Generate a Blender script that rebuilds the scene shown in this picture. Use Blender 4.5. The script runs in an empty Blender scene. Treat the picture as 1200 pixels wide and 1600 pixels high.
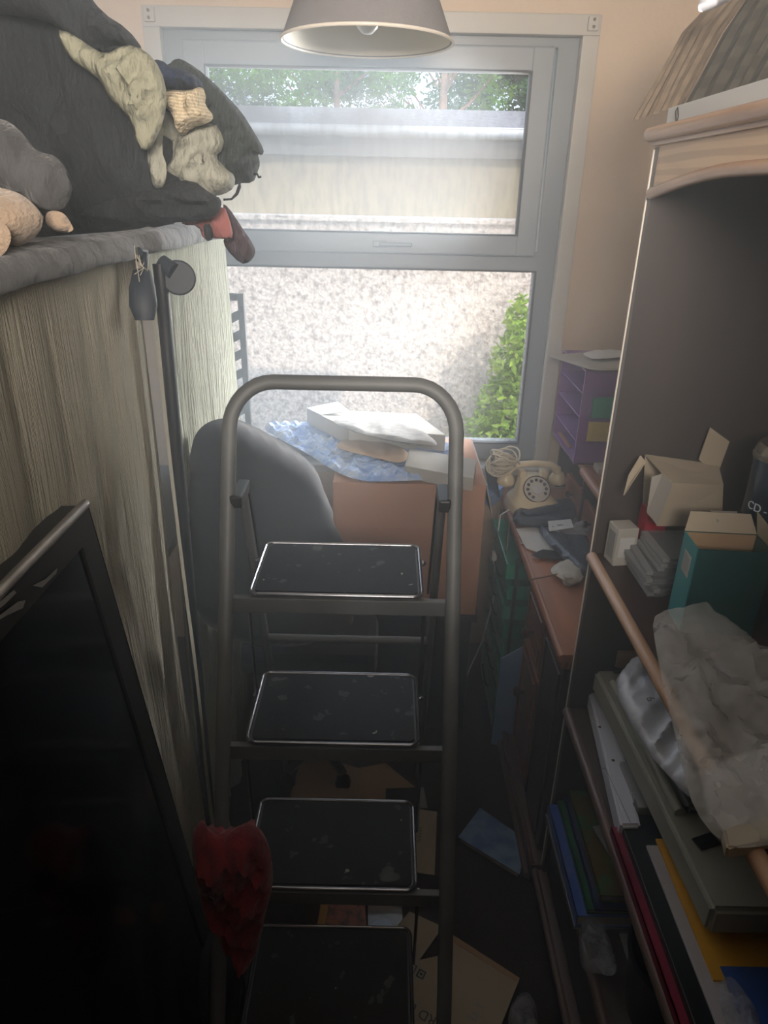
import bpy, bmesh, math, random
from mathutils import Vector, Matrix, noise
from mathutils.geometry import delaunay_2d_cdt
random.seed(7)
S = bpy.context.scene
C = S.collection
PI = math.pi
R = math.radians

# ------------------------------------------------------------------ camera
CH = 1.75; PITCH = R(24.4); ROLL = R(1.2); FPX = 1100.0
cd = bpy.data.cameras.new('camera'); cam = bpy.data.objects.new('camera', cd); C.objects.link(cam)
cd.sensor_fit = 'VERTICAL'; cd.sensor_height = 36.0; cd.lens = 36.0 * FPX / 1600.0
cd.clip_start = 0.02; cd.clip_end = 200
cam.matrix_world = Matrix.Translation((0, 0, CH)) @ Matrix.Rotation(PI/2 - PITCH, 4, 'X') @ Matrix.Rotation(ROLL, 4, 'Z')
S.camera = cam

# ------------------------------------------------------------------ world, sun, lights, exposure
W = bpy.data.worlds.new('sky'); S.world = W; W.use_nodes = True
nt = W.node_tree; bgn = nt.nodes['Background']
bgn.inputs['Color'].default_value = (0.60, 0.76, 1.0, 1); bgn.inputs['Strength'].default_value = 3.0
sd = bpy.data.lights.new('sun', 'SUN'); sun = bpy.data.objects.new('sun', sd); C.objects.link(sun)
sd.energy = 4.6; sd.angle = R(0.6); sd.color = (1.0, 0.93, 0.82)
sun.rotation_euler = Vector((-0.50, 0.55, -0.67)).to_track_quat('-Z', 'Y').to_euler(); sun.location = (3, -3, 6)
pd = bpy.data.lights.new('window_portal', 'AREA'); portal = bpy.data.objects.new('window_portal', pd); C.objects.link(portal)
pd.shape = 'RECTANGLE'; pd.size = 1.1; pd.size_y = 1.3; pd.cycles.is_portal = True
portal.location = (-0.06, 2.62, 1.5); portal.rotation_euler = Vector((0, -1, 0)).to_track_quat('-Z', 'Y').to_euler()
hd = bpy.data.lights.new('added_rear_fill', 'AREA'); rear_fill = bpy.data.objects.new('added_rear_fill', hd); C.objects.link(rear_fill)  # added fill behind the camera, brightens the upper wall and window frame
hd.shape = 'RECTANGLE'; hd.size = 0.7; hd.size_y = 0.35; hd.energy = 15.5; hd.color = (1.0, 0.91, 0.82); hd.spread = R(66)
rear_fill.location = (0.1, -0.85, 2.1); rear_fill.rotation_euler = Vector((0.0, 1, 0.02)).to_track_quat('-Z', 'Y').to_euler()
dd = bpy.data.lights.new('added_cover_fill', 'AREA'); cover_fill = bpy.data.objects.new('added_cover_fill', dd); C.objects.link(cover_fill)  # added fill lamp hidden outside by the wall, brightens the left cover
dd.shape = 'RECTANGLE'; dd.size = 0.5; dd.size_y = 0.8; dd.energy = 140.0; dd.color = (0.95, 0.98, 1.0); dd.spread = R(72)
cover_fill.location = (1.05, 3.2, 1.80); cover_fill.rotation_euler = (Vector((-.45, 1.35, 1.48)) - Vector((1.05, 3.2, 1.80))).to_track_quat('-Z', 'Y').to_euler()
HAZE_DENSITY = 0.22
S.view_settings.view_transform = 'Standard'; S.view_settings.look = 'None'
S.view_settings.gamma = 1.0; S.view_settings.use_curve_mapping = False; S.view_settings.exposure = 0.0
S.cycles.max_bounces = 10; S.cycles.diffuse_bounces = 5; S.cycles.transparent_max_bounces = 16
S.cycles.volume_bounces = 1; S.cycles.use_denoising = True
S.cycles.sample_clamp_indirect = 6.0

# ------------------------------------------------------------------ measuring: pixel of the photograph -> point on a real plane
def ray(u, v):
    a = (u - 600) / FPX; b = (v - 800) / FPX
    x = a*math.cos(ROLL) + b*math.sin(ROLL); y = -a*math.sin(ROLL) + b*math.cos(ROLL)
    return Vector((x, math.cos(PITCH) - y*math.sin(PITCH), -math.sin(PITCH) - y*math.cos(PITCH)))
def at(u, v, X=None, Y=None, Z=None, plane=None):
    r = ray(u, v); o = Vector((0, 0, CH))
    if plane is not None:
        p, n = plane; return o + r * ((Vector(p) - o).dot(n) / r.dot(n))
    t = X/r.x if X is not None else Y/r.y if Y is not None else (Z-CH)/r.z
    return o + r*t

# ------------------------------------------------------------------ materials
def mat(name, col, rough=0.6, metal=0.0, var=0.0, scale=8.0, col2=None, bump=0.0, bscale=40.0, stretch=(1,1,1), alpha=1.0, trans=0.0,
        spec=0.5, wave=None, sheen=0.0, bstretch=None, contrast=(0.35, 0.65), transl=0.0):
    m = bpy.data.materials.new(name); m.use_nodes = True
    n = m.node_tree; b = n.nodes['Principled BSDF']
    b.inputs['Roughness'].default_value = rough; b.inputs['Metallic'].default_value = metal
    b.inputs['Alpha'].default_value = alpha; b.inputs['Specular IOR Level'].default_value = spec
    b.inputs['Transmission Weight'].default_value = trans
    if sheen: b.inputs['Sheen Weight'].default_value = sheen
    if col2 is None:
        k = 1 - var; col2 = tuple(c*k for c in col)
    tc = n.nodes.new('ShaderNodeTexCoord')
    mp = n.nodes.new('ShaderNodeMapping'); mp.inputs['Scale'].default_value = stretch
    n.links.new(tc.outputs['Object'], mp.inputs['Vector'])
    if wave:
        tx = n.nodes.new('ShaderNodeTexWave'); tx.inputs['Scale'].default_value = wave[0]; tx.inputs['Distortion'].default_value = wave[1]
        tx.inputs['Detail'].default_value = 3; tx.bands_direction = wave[2] if len(wave) > 2 else 'X'
    else:
        tx = n.nodes.new('ShaderNodeTexNoise'); tx.inputs['Scale'].default_value = scale; tx.inputs['Detail'].default_value = 5
    n.links.new(mp.outputs[0], tx.inputs['Vector'])
    rp = n.nodes.new('ShaderNodeValToRGB'); rp.color_ramp.elements[0].position = contrast[0]; rp.color_ramp.elements[1].position = contrast[1]
    rp.color_ramp.elements[0].color = (*col2, 1); rp.color_ramp.elements[1].color = (*col, 1)
    n.links.new(tx.outputs['Fac'], rp.inputs[0]); n.links.new(rp.outputs[0], b.inputs['Base Color'])
    if bump:
        mp2 = n.nodes.new('ShaderNodeMapping'); mp2.inputs['Scale'].default_value = bstretch or (1,1,1)
        n.links.new(tc.outputs['Object'], mp2.inputs['Vector'])
        nz = n.nodes.new('ShaderNodeTexNoise'); nz.inputs['Scale'].default_value = bscale; nz.inputs['Detail'].default_value = 4
        n.links.new(mp2.outputs[0], nz.inputs['Vector'])
        bp = n.nodes.new('ShaderNodeBump'); bp.inputs['Strength'].default_value = min(1, bump); bp.inputs['Distance'].default_value = 0.01*max(1, bump)
        n.links.new(nz.outputs['Fac'], bp.inputs['Height']); n.links.new(bp.outputs[0], b.inputs['Normal'])
    if transl:
        tr = n.nodes.new('ShaderNodeBsdfTranslucent'); mx = n.nodes.new('ShaderNodeMixShader'); mx.inputs[0].default_value = transl
        n.links.new(rp.outputs[0], tr.inputs[0])
        out = n.nodes['Material Output']
        n.links.new(b.outputs[0], mx.inputs[1]); n.links.new(tr.outputs[0], mx.inputs[2]); n.links.new(mx.outputs[0], out.inputs['Surface'])
    return m

M = {}
M['plaster'] = mat('plaster_cream', (0.62, 0.50, 0.38), 0.85, var=0.08, scale=3, bump=0.15, bscale=60)
M['ceiling'] = mat('ceiling_white', (0.7, 0.68, 0.64), 0.9, var=0.04)
M['darkwall'] = mat('plaster_far', (0.30, 0.25, 0.2), 0.9, var=0.1)
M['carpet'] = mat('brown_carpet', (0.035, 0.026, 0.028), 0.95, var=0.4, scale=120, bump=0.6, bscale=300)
M['upvc'] = mat('white_upvc', (0.20, 0.23, 0.26), 0.35, var=0.03, scale=2)
M['trimw'] = mat('white_painted_wood', (0.42, 0.41, 0.38), 0.45, var=0.06, scale=5, bump=0.1, bscale=25)
M['gasket'] = mat('black_gasket', (0.02, 0.02, 0.025), 0.6)
M['steel'] = mat('steel', (0.5, 0.5, 0.5), 0.3, 1.0)
M['screw'] = mat('screw', (0.12, 0.11, 0.1), 0.5, 0.8)
M['pebbledash'] = mat('pebbledash', (0.52, 0.46, 0.41), 0.9, col2=(0.20, 0.165, 0.145), scale=38, contrast=(0.30, 0.54), bump=1.5, bscale=30)
M['render'] = mat('beige_render', (0.46, 0.365, 0.225), 0.9, col2=(0.40, 0.315, 0.195), scale=1.2, stretch=(1, 1, 3))
M['soffit_shade'] = mat('soffit_shade', (0.27, 0.245, 0.22), 0.8, var=0.06)
M['gutter'] = mat('gutter_white', (0.55, 0.55, 0.55), 0.4)
M['rooffelt'] = mat('roof_grey_gravel', (0.26, 0.245, 0.245), 0.9, col2=(0.11, 0.10, 0.11), scale=22, contrast=(0.4, 0.6))
M['soil'] = mat('garden_ground', (0.25, 0.23, 0.17), 0.95, var=0.4, scale=6)
M['leafA'] = mat('leaf_light', (0.16, 0.36, 0.02), 0.5, var=0.5, scale=1.5, transl=0.4)
M['leafB'] = mat('leaf_dark', (0.05, 0.15, 0.035), 0.5, var=0.5, scale=1.5, transl=0.3)
M['leafC'] = mat('leaf_bright', (0.36, 0.55, 0.07), 0.45, var=0.5, scale=9, transl=0.4)
M['bark'] = mat('bark', (0.42, 0.24, 0.15), 0.9, var=0.4, scale=14, bump=0.5)
M['shade'] = mat('lampshade_fabric', (0.24, 0.23, 0.235), 0.85, var=0.05, scale=60, bump=0.15, bscale=200, transl=0.12)
M['shadein'] = mat('lampshade_lining', (0.72, 0.66, 0.55), 0.8, transl=0.1)
M['bulb'] = mat('frosted_bulb', (0.8, 0.8, 0.78), 0.25)
M['brass'] = mat('dull_brass', (0.4, 0.3, 0.15), 0.35, 1.0)
M['fabric'] = mat('woven_cream_cover', (0.72, 0.68, 0.55), 0.9, col2=(0.38, 0.35, 0.27), wave=(150, 3.0, 'Y'), contrast=(0.2, 0.75), bump=2.0, bscale=75, bstretch=(1, 3.0, 0.14))
M['fabric2'] = mat('woven_green_cream_cover', (0.70, 0.69, 0.56), 0.9, col2=(0.38, 0.41, 0.33), wave=(140, 2.5, 'Y'), contrast=(0.2, 0.75), bump=2.0, bscale=80, bstretch=(1, 3.0, 0.12))
M['selvage'] = mat('cream_hem', (0.55, 0.51, 0.4), 0.9, var=0.15, scale=50, bump=0.5)
M['greycloth'] = mat('grey_cloth', (0.085, 0.085, 0.088), 0.9, var=0.25, scale=20, sheen=0.2, bump=2.4, bscale=20, bstretch=(2.2, 1, .6))
M['darkcloth'] = mat('charcoal_cloth', (0.022, 0.026, 0.03), 0.95, var=0.3, scale=9, bump=2.4, bscale=20, bstretch=(2.2, 1, .6))
M['navycloth'] = mat('navy_cloth', (0.022, 0.035, 0.075), 0.9, var=0.3, scale=15, bump=2.4, bscale=20, bstretch=(2.2, 1, .6))
M['greencloth'] = mat('pale_olive_shirt', (0.33, 0.325, 0.24), 0.9, var=0.15, scale=10, bump=2.4, bscale=20, bstretch=(2.2, 1, .6))
M['creamknit'] = mat('cream_knit', (0.62, 0.52, 0.36), 0.95, var=0.25, wave=(60, 2.0, 'Z'), bump=1.0, bscale=90)
M['greytee'] = mat('sage_jersey', (0.36, 0.36, 0.30), 0.9, var=0.12, scale=8, bump=2.4, bscale=20, bstretch=(2.2, 1, .6))
M['greengrey'] = mat('dark_sage_cord', (0.035, 0.045, 0.043), 0.95, var=0.3, wave=(50, 1.0, 'X'), bump=2.4, bscale=20, bstretch=(2.2, 1, .6))
M['pink'] = mat('dusty_rose_cloth', (0.34, 0.12, 0.11), 0.9, var=0.3, scale=25, bump=2.4, bscale=20, bstretch=(2.2, 1, .6))
M['plum'] = mat('plum_cloth', (0.06, 0.035, 0.045), 0.85, var=0.3, bump=2.4, bscale=20, bstretch=(2.2, 1, .6))
M['plush'] = mat('beige_plush', (0.42, 0.31, 0.22), 1.0, var=0.2, scale=20, bump=0.6, bscale=140, sheen=0.4)
M['redcloth'] = mat('crimson_fleece', (0.22, 0.003, 0.010), 0.9, var=0.6, scale=12, bump=0.6, bscale=60, sheen=0.15)
M['blackplastic'] = mat('black_plastic', (0.02, 0.022, 0.026), 0.35, var=0.2)
M['bluegreyplastic'] = mat('slate_plastic', (0.03, 0.038, 0.052), 0.6, var=0.2)
M['post'] = mat('black_post', (0.012, 0.013, 0.017), 0.5)
M['screen'] = mat('dark_screen', (0.006, 0.007, 0.009), 0.12, var=0.2, spec=0.35)
M['frameg'] = mat('graphite_frame', (0.025, 0.025, 0.026), 0.4, 0.3, var=0.3, scale=12)
M['silver'] = mat('worn_silver', (0.42, 0.40, 0.37), 0.35, 0.8, var=0.3, scale=20)
M['ladder'] = mat('grey_painted_steel', (0.16, 0.168, 0.172), 0.55, 0.15, var=0.35, scale=7)
M['ladderdark'] = mat('black_bracket', (0.02, 0.02, 0.022), 0.4, 0.3)
M['rim'] = mat('polished_rim', (0.42, 0.44, 0.48), 0.22, 0.9, var=0.3, scale=14)
M['chairfab'] = mat('charcoal_upholstery', (0.030, 0.033, 0.045), 0.95, var=0.15, scale=90, sheen=0.35)
M['carton'] = mat('brown_carton', (0.46, 0.25, 0.16), 0.85, var=0.12, scale=4, bump=0.1)
M['carton2'] = mat('kraft_card', (0.40, 0.27, 0.16), 0.85, var=0.15, scale=6)
M['beigecard'] = mat('beige_card', (0.42, 0.36, 0.27), 0.8, var=0.12, scale=5)
M['white'] = mat('white_paper', (0.60, 0.61, 0.61), 0.7, var=0.06, scale=6)
M['offwhite'] = mat('offwhite_paper', (0.38, 0.365, 0.335), 0.75, var=0.1, scale=6)
M['greypaper'] = mat('newsprint', (0.27, 0.26, 0.245), 0.8, col2=(0.17, 0.165, 0.16), scale=30, stretch=(1, 3, 1), bump=0.4, bscale=20)
M['bluefilm'] = mat('blue_plastic_film', (0.17, 0.30, 0.62), 0.22, col2=(0.45, 0.52, 0.65), scale=6, stretch=(2, 6, 1), bump=2.0, bscale=14, bstretch=(1, 4, 1))
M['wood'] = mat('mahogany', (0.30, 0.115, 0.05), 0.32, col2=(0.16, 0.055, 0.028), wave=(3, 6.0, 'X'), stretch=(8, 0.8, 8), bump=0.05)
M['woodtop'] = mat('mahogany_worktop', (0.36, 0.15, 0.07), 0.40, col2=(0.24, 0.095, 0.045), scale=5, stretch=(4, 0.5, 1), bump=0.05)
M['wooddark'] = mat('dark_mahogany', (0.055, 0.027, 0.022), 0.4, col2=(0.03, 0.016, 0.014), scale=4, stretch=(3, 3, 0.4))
M['pine'] = mat('pale_pine', (0.62, 0.45, 0.30), 0.45, col2=(0.50, 0.35, 0.23), wave=(2.0, 5.0, 'Z'), stretch=(6, 0.6, 8))
M['pinelip'] = mat('polished_pine_lip', (0.52, 0.34, 0.23), 0.25, col2=(0.34, 0.20, 0.13), scale=6, stretch=(3, 0.5, 3))
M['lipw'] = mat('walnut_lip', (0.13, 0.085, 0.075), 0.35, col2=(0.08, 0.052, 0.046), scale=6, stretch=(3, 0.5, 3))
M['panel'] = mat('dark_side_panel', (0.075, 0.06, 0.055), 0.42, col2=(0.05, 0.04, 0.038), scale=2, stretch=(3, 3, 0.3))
M['edgewhite'] = mat('pale_rim_lit_edge', (0.75, 0.7, 0.62), 0.3)
M['ivory'] = mat('ivory_plastic', (0.70, 0.60, 0.40), 0.25, var=0.06, scale=6)
M['dialgrey'] = mat('dial_grey', (0.55, 0.53, 0.47), 0.3)
M['dialdark'] = mat('dial_dark', (0.06, 0.05, 0.045), 0.4)
M['wire'] = mat('beige_wire', (0.55, 0.49, 0.38), 0.4)
M['wiredark'] = mat('brown_wire', (0.12, 0.09, 0.07), 0.4)
M['leather'] = mat('navy_leather', (0.035, 0.05, 0.075), 0.35, var=0.3, scale=20, bump=0.3, bscale=80)
M['purple'] = mat('purple_card', (0.20, 0.08, 0.28), 0.5, var=0.15)
M['green'] = mat('green_card', (0.03, 0.30, 0.20), 0.5, var=0.15)
M['tray'] = mat('green_tray', (0.02, 0.30, 0.19), 0.3, var=0.3)
M['yellow'] = mat('yellow_card', (0.55, 0.42, 0.08), 0.5, var=0.1)
M['bluesheet'] = mat('pale_blue_card', (0.22, 0.36, 0.62), 0.5, var=0.1)
M['redbox'] = mat('red_card_box', (0.42, 0.015, 0.04), 0.3, var=0.2)
M['greybox'] = mat('grey_card_box', (0.50, 0.49, 0.45), 0.4, var=0.12, scale=20)
M['teal'] = mat('teal_card', (0.02, 0.27, 0.30), 0.35, var=0.15, scale=5)
M['tealdark'] = mat('bottle_green_card', (0.008, 0.065, 0.062), 0.4, var=0.15, scale=5)
M['clear'] = mat('clear_polystyrene', (0.42, 0.44, 0.45), 0.06, alpha=0.34, spec=0.9)
M['discs'] = mat('disc_silver', (0.10, 0.12, 0.15), 0.15, 0.3, var=0.4)
M['tubeblue'] = mat('dark_blue_sleeve', (0.012, 0.028, 0.055), 0.25, var=0.4, scale=12)
M['tubblack'] = mat('black_tub', (0.012, 0.013, 0.016), 0.35)
M['smoke'] = mat('smoky_plastic', (0.09, 0.085, 0.08), 0.12, var=0.2, alpha=0.85)
M['lid'] = mat('pewter_lid', (0.20, 0.18, 0.15), 0.25, 0.5)
M['lettering'] = mat('pale_lettering', (0.55, 0.62, 0.68), 0.5)
M['ink'] = mat('black_ink', (0.02, 0.02, 0.02), 0.6)
M['blueink'] = mat('blue_ink', (0.02, 0.08, 0.2), 0.6)
M['redink'] = mat('red_ink', (0.4, 0.03, 0.03), 0.6)
M['casewhite'] = mat('white_case', (0.60, 0.62, 0.70), 0.4, var=0.05, scale=4)
M['scanner'] = mat('putty_grey_plastic', (0.34, 0.34, 0.28), 0.42, var=0.06, scale=5)
M['scannerlid'] = mat('olive_grey_lid', (0.10, 0.10, 0.085), 0.5, var=0.1)
M['crimson'] = mat('crimson_board', (0.20, 0.018, 0.045), 0.4, var=0.2)
M['whitebag'] = mat('white_polythene', (0.80, 0.83, 0.92), 0.25, var=0.06, scale=8, bump=1.2, bscale=10)
M['bookblue'] = mat('royal_blue_cover', (0.06, 0.12, 0.38), 0.3, col2=(0.18, 0.22, 0.40), scale=9, contrast=(0.3, 0.4))
M['bookgreen'] = mat('forest_green_cover', (0.03, 0.13, 0.06), 0.3, var=0.3)
M['booknavy'] = mat('navy_cover', (0.02, 0.03, 0.12), 0.3, var=0.3)
M['bookpic'] = mat('green_pictorial_cover', (0.07, 0.20, 0.08), 0.25, col2=(0.16, 0.12, 0.05), scale=14, contrast=(0.45, 0.55))
M['bookgrey'] = mat('grey_cover', (0.30, 0.31, 0.32), 0.35, var=0.2)
M['pages'] = mat('page_block', (0.55, 0.5, 0.42), 0.8, var=0.2, scale=60, stretch=(1, 1, 10))
M['seacover'] = mat('sea_blue_cover', (0.05, 0.13, 0.36), 0.25, col2=(0.22, 0.34, 0.50), scale=16, contrast=(0.4, 0.62))
M['orangecover'] = mat('orange_pictorial_card', (0.42, 0.12, 0.06), 0.4, col2=(0.08, 0.02, 0.02), scale=45, contrast=(0.42, 0.55))
M['ochre'] = mat('ochre_card', (0.50, 0.26, 0.04), 0.5)
M['blackfile'] = mat('black_file', (0.016, 0.02, 0.024), 0.35, var=0.2)
M['amber'] = mat('amber_envelope', (0.62, 0.32, 0.03), 0.5, var=0.12)
M['greydoc'] = mat('lilac_grey_document', (0.42, 0.40, 0.42), 0.6, var=0.1)
M['cover'] = mat('printed_cover', (0.4, 0.42, 0.42), 0.35, var=0.3, scale=20)

def film(name, col, fac_lo, fac_hi, scale, stretch=(1,1,1), gloss=0.35, rough=0.15, bump=0.6, bscale=9, contrast=(0.4, 0.65)):
    m = bpy.data.materials.new(name); m.use_nodes = True; n = m.node_tree; n.nodes.clear()
    o = n.nodes.new('ShaderNodeOutputMaterial'); tr = n.nodes.new('ShaderNodeBsdfTransparent')
    p = n.nodes.new('ShaderNodeBsdfPrincipled'); p.inputs['Base Color'].default_value = (*col, 1); p.inputs['Roughness'].default_value = rough
    p.inputs['Specular IOR Level'].default_value = gloss
    tl = n.nodes.new('ShaderNodeBsdfTranslucent'); tl.inputs[0].default_value = (*col, 1)
    m0 = n.nodes.new('ShaderNodeMixShader'); m0.inputs[0].default_value = 0.45
    mx = n.nodes.new('ShaderNodeMixShader')
    tc = n.nodes.new('ShaderNodeTexCoord'); mp = n.nodes.new('ShaderNodeMapping'); mp.inputs['Scale'].default_value = stretch
    nz = n.nodes.new('ShaderNodeTexNoise'); nz.inputs['Scale'].default_value = scale; nz.inputs['Detail'].default_value = 6
    mr = n.nodes.new('ShaderNodeMapRange'); mr.inputs[1].default_value = contrast[0]; mr.inputs[2].default_value = contrast[1]
    mr.inputs[3].default_value = fac_lo; mr.inputs[4].default_value = fac_hi
    L = n.links.new
    L(tc.outputs['Object'], mp.inputs[0]); L(mp.outputs[0], nz.inputs['Vector']); L(nz.outputs['Fac'], mr.inputs[0]); L(mr.outputs[0], mx.inputs[0])
    L(p.outputs[0], m0.inputs[1]); L(tl.outputs[0], m0.inputs[2])
    L(tr.outputs[0], mx.inputs[1]); L(m0.outputs[0], mx.inputs[2]); L(mx.outputs[0], o.inputs['Surface'])
    if bump:
        n2 = n.nodes.new('ShaderNodeTexNoise'); n2.inputs['Scale'].default_value = bscale; n2.inputs['Detail'].default_value = 3
        b = n.nodes.new('ShaderNodeBump'); b.inputs['Strength'].default_value = 1.0; b.inputs['Distance'].default_value = 0.02*bump
        L(tc.outputs['Object'], n2.inputs['Vector']); L(n2.outputs['Fac'], b.inputs['Height']); L(b.outputs[0], p.inputs['Normal'])
    return m, mr
M['bagfilm'], _ = film('clear_bag_film', (0.95, 0.95, 0.94), 0.12, 0.42, 6, gloss=1.0, rough=0.14, bump=4.0, bscale=11, contrast=(0.2, 0.8))
M['crinkle'], _ = film('crinkled_film', (0.7, 0.72, 0.78), 0.2, 0.6, 20, gloss=1.0, rough=0.1, bump=2.0, bscale=40)
M['glassdirt'], _ = film('dusty_pane', (0.11, 0.10, 0.09), 0.02, 0.26, 95, gloss=0.3, rough=0.3, bump=0, contrast=(0.48, 0.66))
M['glassmist'], mr = film('misted_pane', (0.05, 0.049, 0.048), 0.02, 0.14, 55, stretch=(1, 1, 0.3), gloss=0.3, rough=0.3, bump=0, contrast=(0.42, 0.66))
# condensation is thicker in a band across the middle of the upper pane and at its left end
n = M['glassmist'].node_tree
tc = [x for x in n.nodes if x.type == 'TEX_COORD'][0]
sx = n.nodes.new('ShaderNodeSeparateXYZ'); n.links.new(tc.outputs['Object'], sx.inputs[0])
nb = n.nodes.new('ShaderNodeTexNoise'); nb.inputs['Scale'].default_value = 3.0; n.links.new(tc.outputs['Object'], nb.inputs['Vector'])
ad = n.nodes.new('ShaderNodeMath'); ad.operation = 'MULTIPLY_ADD'; ad.inputs[1].default_value = 0.22
n.links.new(nb.outputs['Fac'], ad.inputs[0]); n.links.new(sx.outputs[2], ad.inputs[2])
ax = n.nodes.new('ShaderNodeMath'); ax.operation = 'MULTIPLY_ADD'; ax.inputs[1].default_value = 0.10; n.links.new(sx.outputs[0], ax.inputs[0]); n.links.new(ad.outputs[0], ax.inputs[2])
cr = n.nodes.new('ShaderNodeMapRange'); cr.interpolation_type = 'SMOOTHSTEP'
cr.inputs[1].default_value = 2.13; cr.inputs[2].default_value = 2.02; cr.inputs[3].default_value = 0.0; cr.inputs[4].default_value = 0.42
n.links.new(ax.outputs[0], cr.inputs[0])
cl = n.nodes.new('ShaderNodeMapRange'); cl.interpolation_type = 'SMOOTHSTEP'
cl.inputs[1].default_value = 1.62; cl.inputs[2].default_value = 1.92; cl.inputs[3].default_value = 0.25; cl.inputs[4].default_value = 1.0
n.links.new(sx.outputs[2], cl.inputs[0])
ml = n.nodes.new('ShaderNodeMath'); ml.operation = 'MULTIPLY'; n.links.new(cr.outputs[0], ml.inputs[0]); n.links.new(cl.outputs[0], ml.inputs[1])
sm = n.nodes.new('ShaderNodeMath'); sm.operation = 'ADD'; sm.use_clamp = True
n.links.new(mr.outputs[0], sm.inputs[0]); n.links.new(ml.outputs[0], sm.inputs[1])
mix = [x for x in n.nodes if x.type == 'MIX_SHADER' and x.inputs[0].default_value == 0.5]
for x in n.nodes:
    if x.type == 'MIX_SHADER' and x.inputs[0].is_linked: n.links.new(sm.outputs[0], x.inputs[0])

def tread_mat():
    m = mat('paint_spattered_rubber', (0.014, 0.015, 0.017), 0.6, var=0.3, scale=30, bump=0.12, bscale=260, spec=0.3)
    n = m.node_tree; b = n.nodes['Principled BSDF']; base = b.inputs['Base Color'].links[0].from_socket
    tc = [x for x in n.nodes if x.type == 'TEX_COORD'][0]
    mxp = base
    for sc, th, c in ((45, 0.74, (0.50, 0.48, 0.44)), (24, 0.635, (0.085, 0.095, 0.09))):
        nz = n.nodes.new('ShaderNodeTexNoise'); nz.inputs['Scale'].default_value = sc; nz.inputs['Detail'].default_value = 2
        n.links.new(tc.outputs['Object'], nz.inputs['Vector'])
        mr = n.nodes.new('ShaderNodeMapRange'); mr.inputs[1].default_value = th; mr.inputs[2].default_value = th+0.03
        n.links.new(nz.outputs['Fac'], mr.inputs[0])
        mc = n.nodes.new('ShaderNodeMix'); mc.data_type = 'RGBA'; mc.inputs['B'].default_value = (*c, 1)
        n.links.new(mr.outputs[0], mc.inputs['Factor']); n.links.new(mxp, mc.inputs['A']); mxp = mc.outputs['Result']
    n.links.new(mxp, b.inputs['Base Color']); return m
M['rubber'] = tread_mat()

# ------------------------------------------------------------------ builders
def tag(o, label=None, cat=None, group=None, kind=None):
    if label: o['label'] = label
    if cat: o['category'] = cat
    if group: o['group'] = group
    if kind: o['kind'] = kind
    return o
def thing(name, label, cat, loc=(0,0,0), rz=0, group=None):
    o = bpy.data.objects.new(name, None); C.objects.link(o); o.empty_display_size = 0.05
    o.location = loc; o.rotation_euler = (0, 0, rz); return tag(o, label, cat, group)

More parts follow.
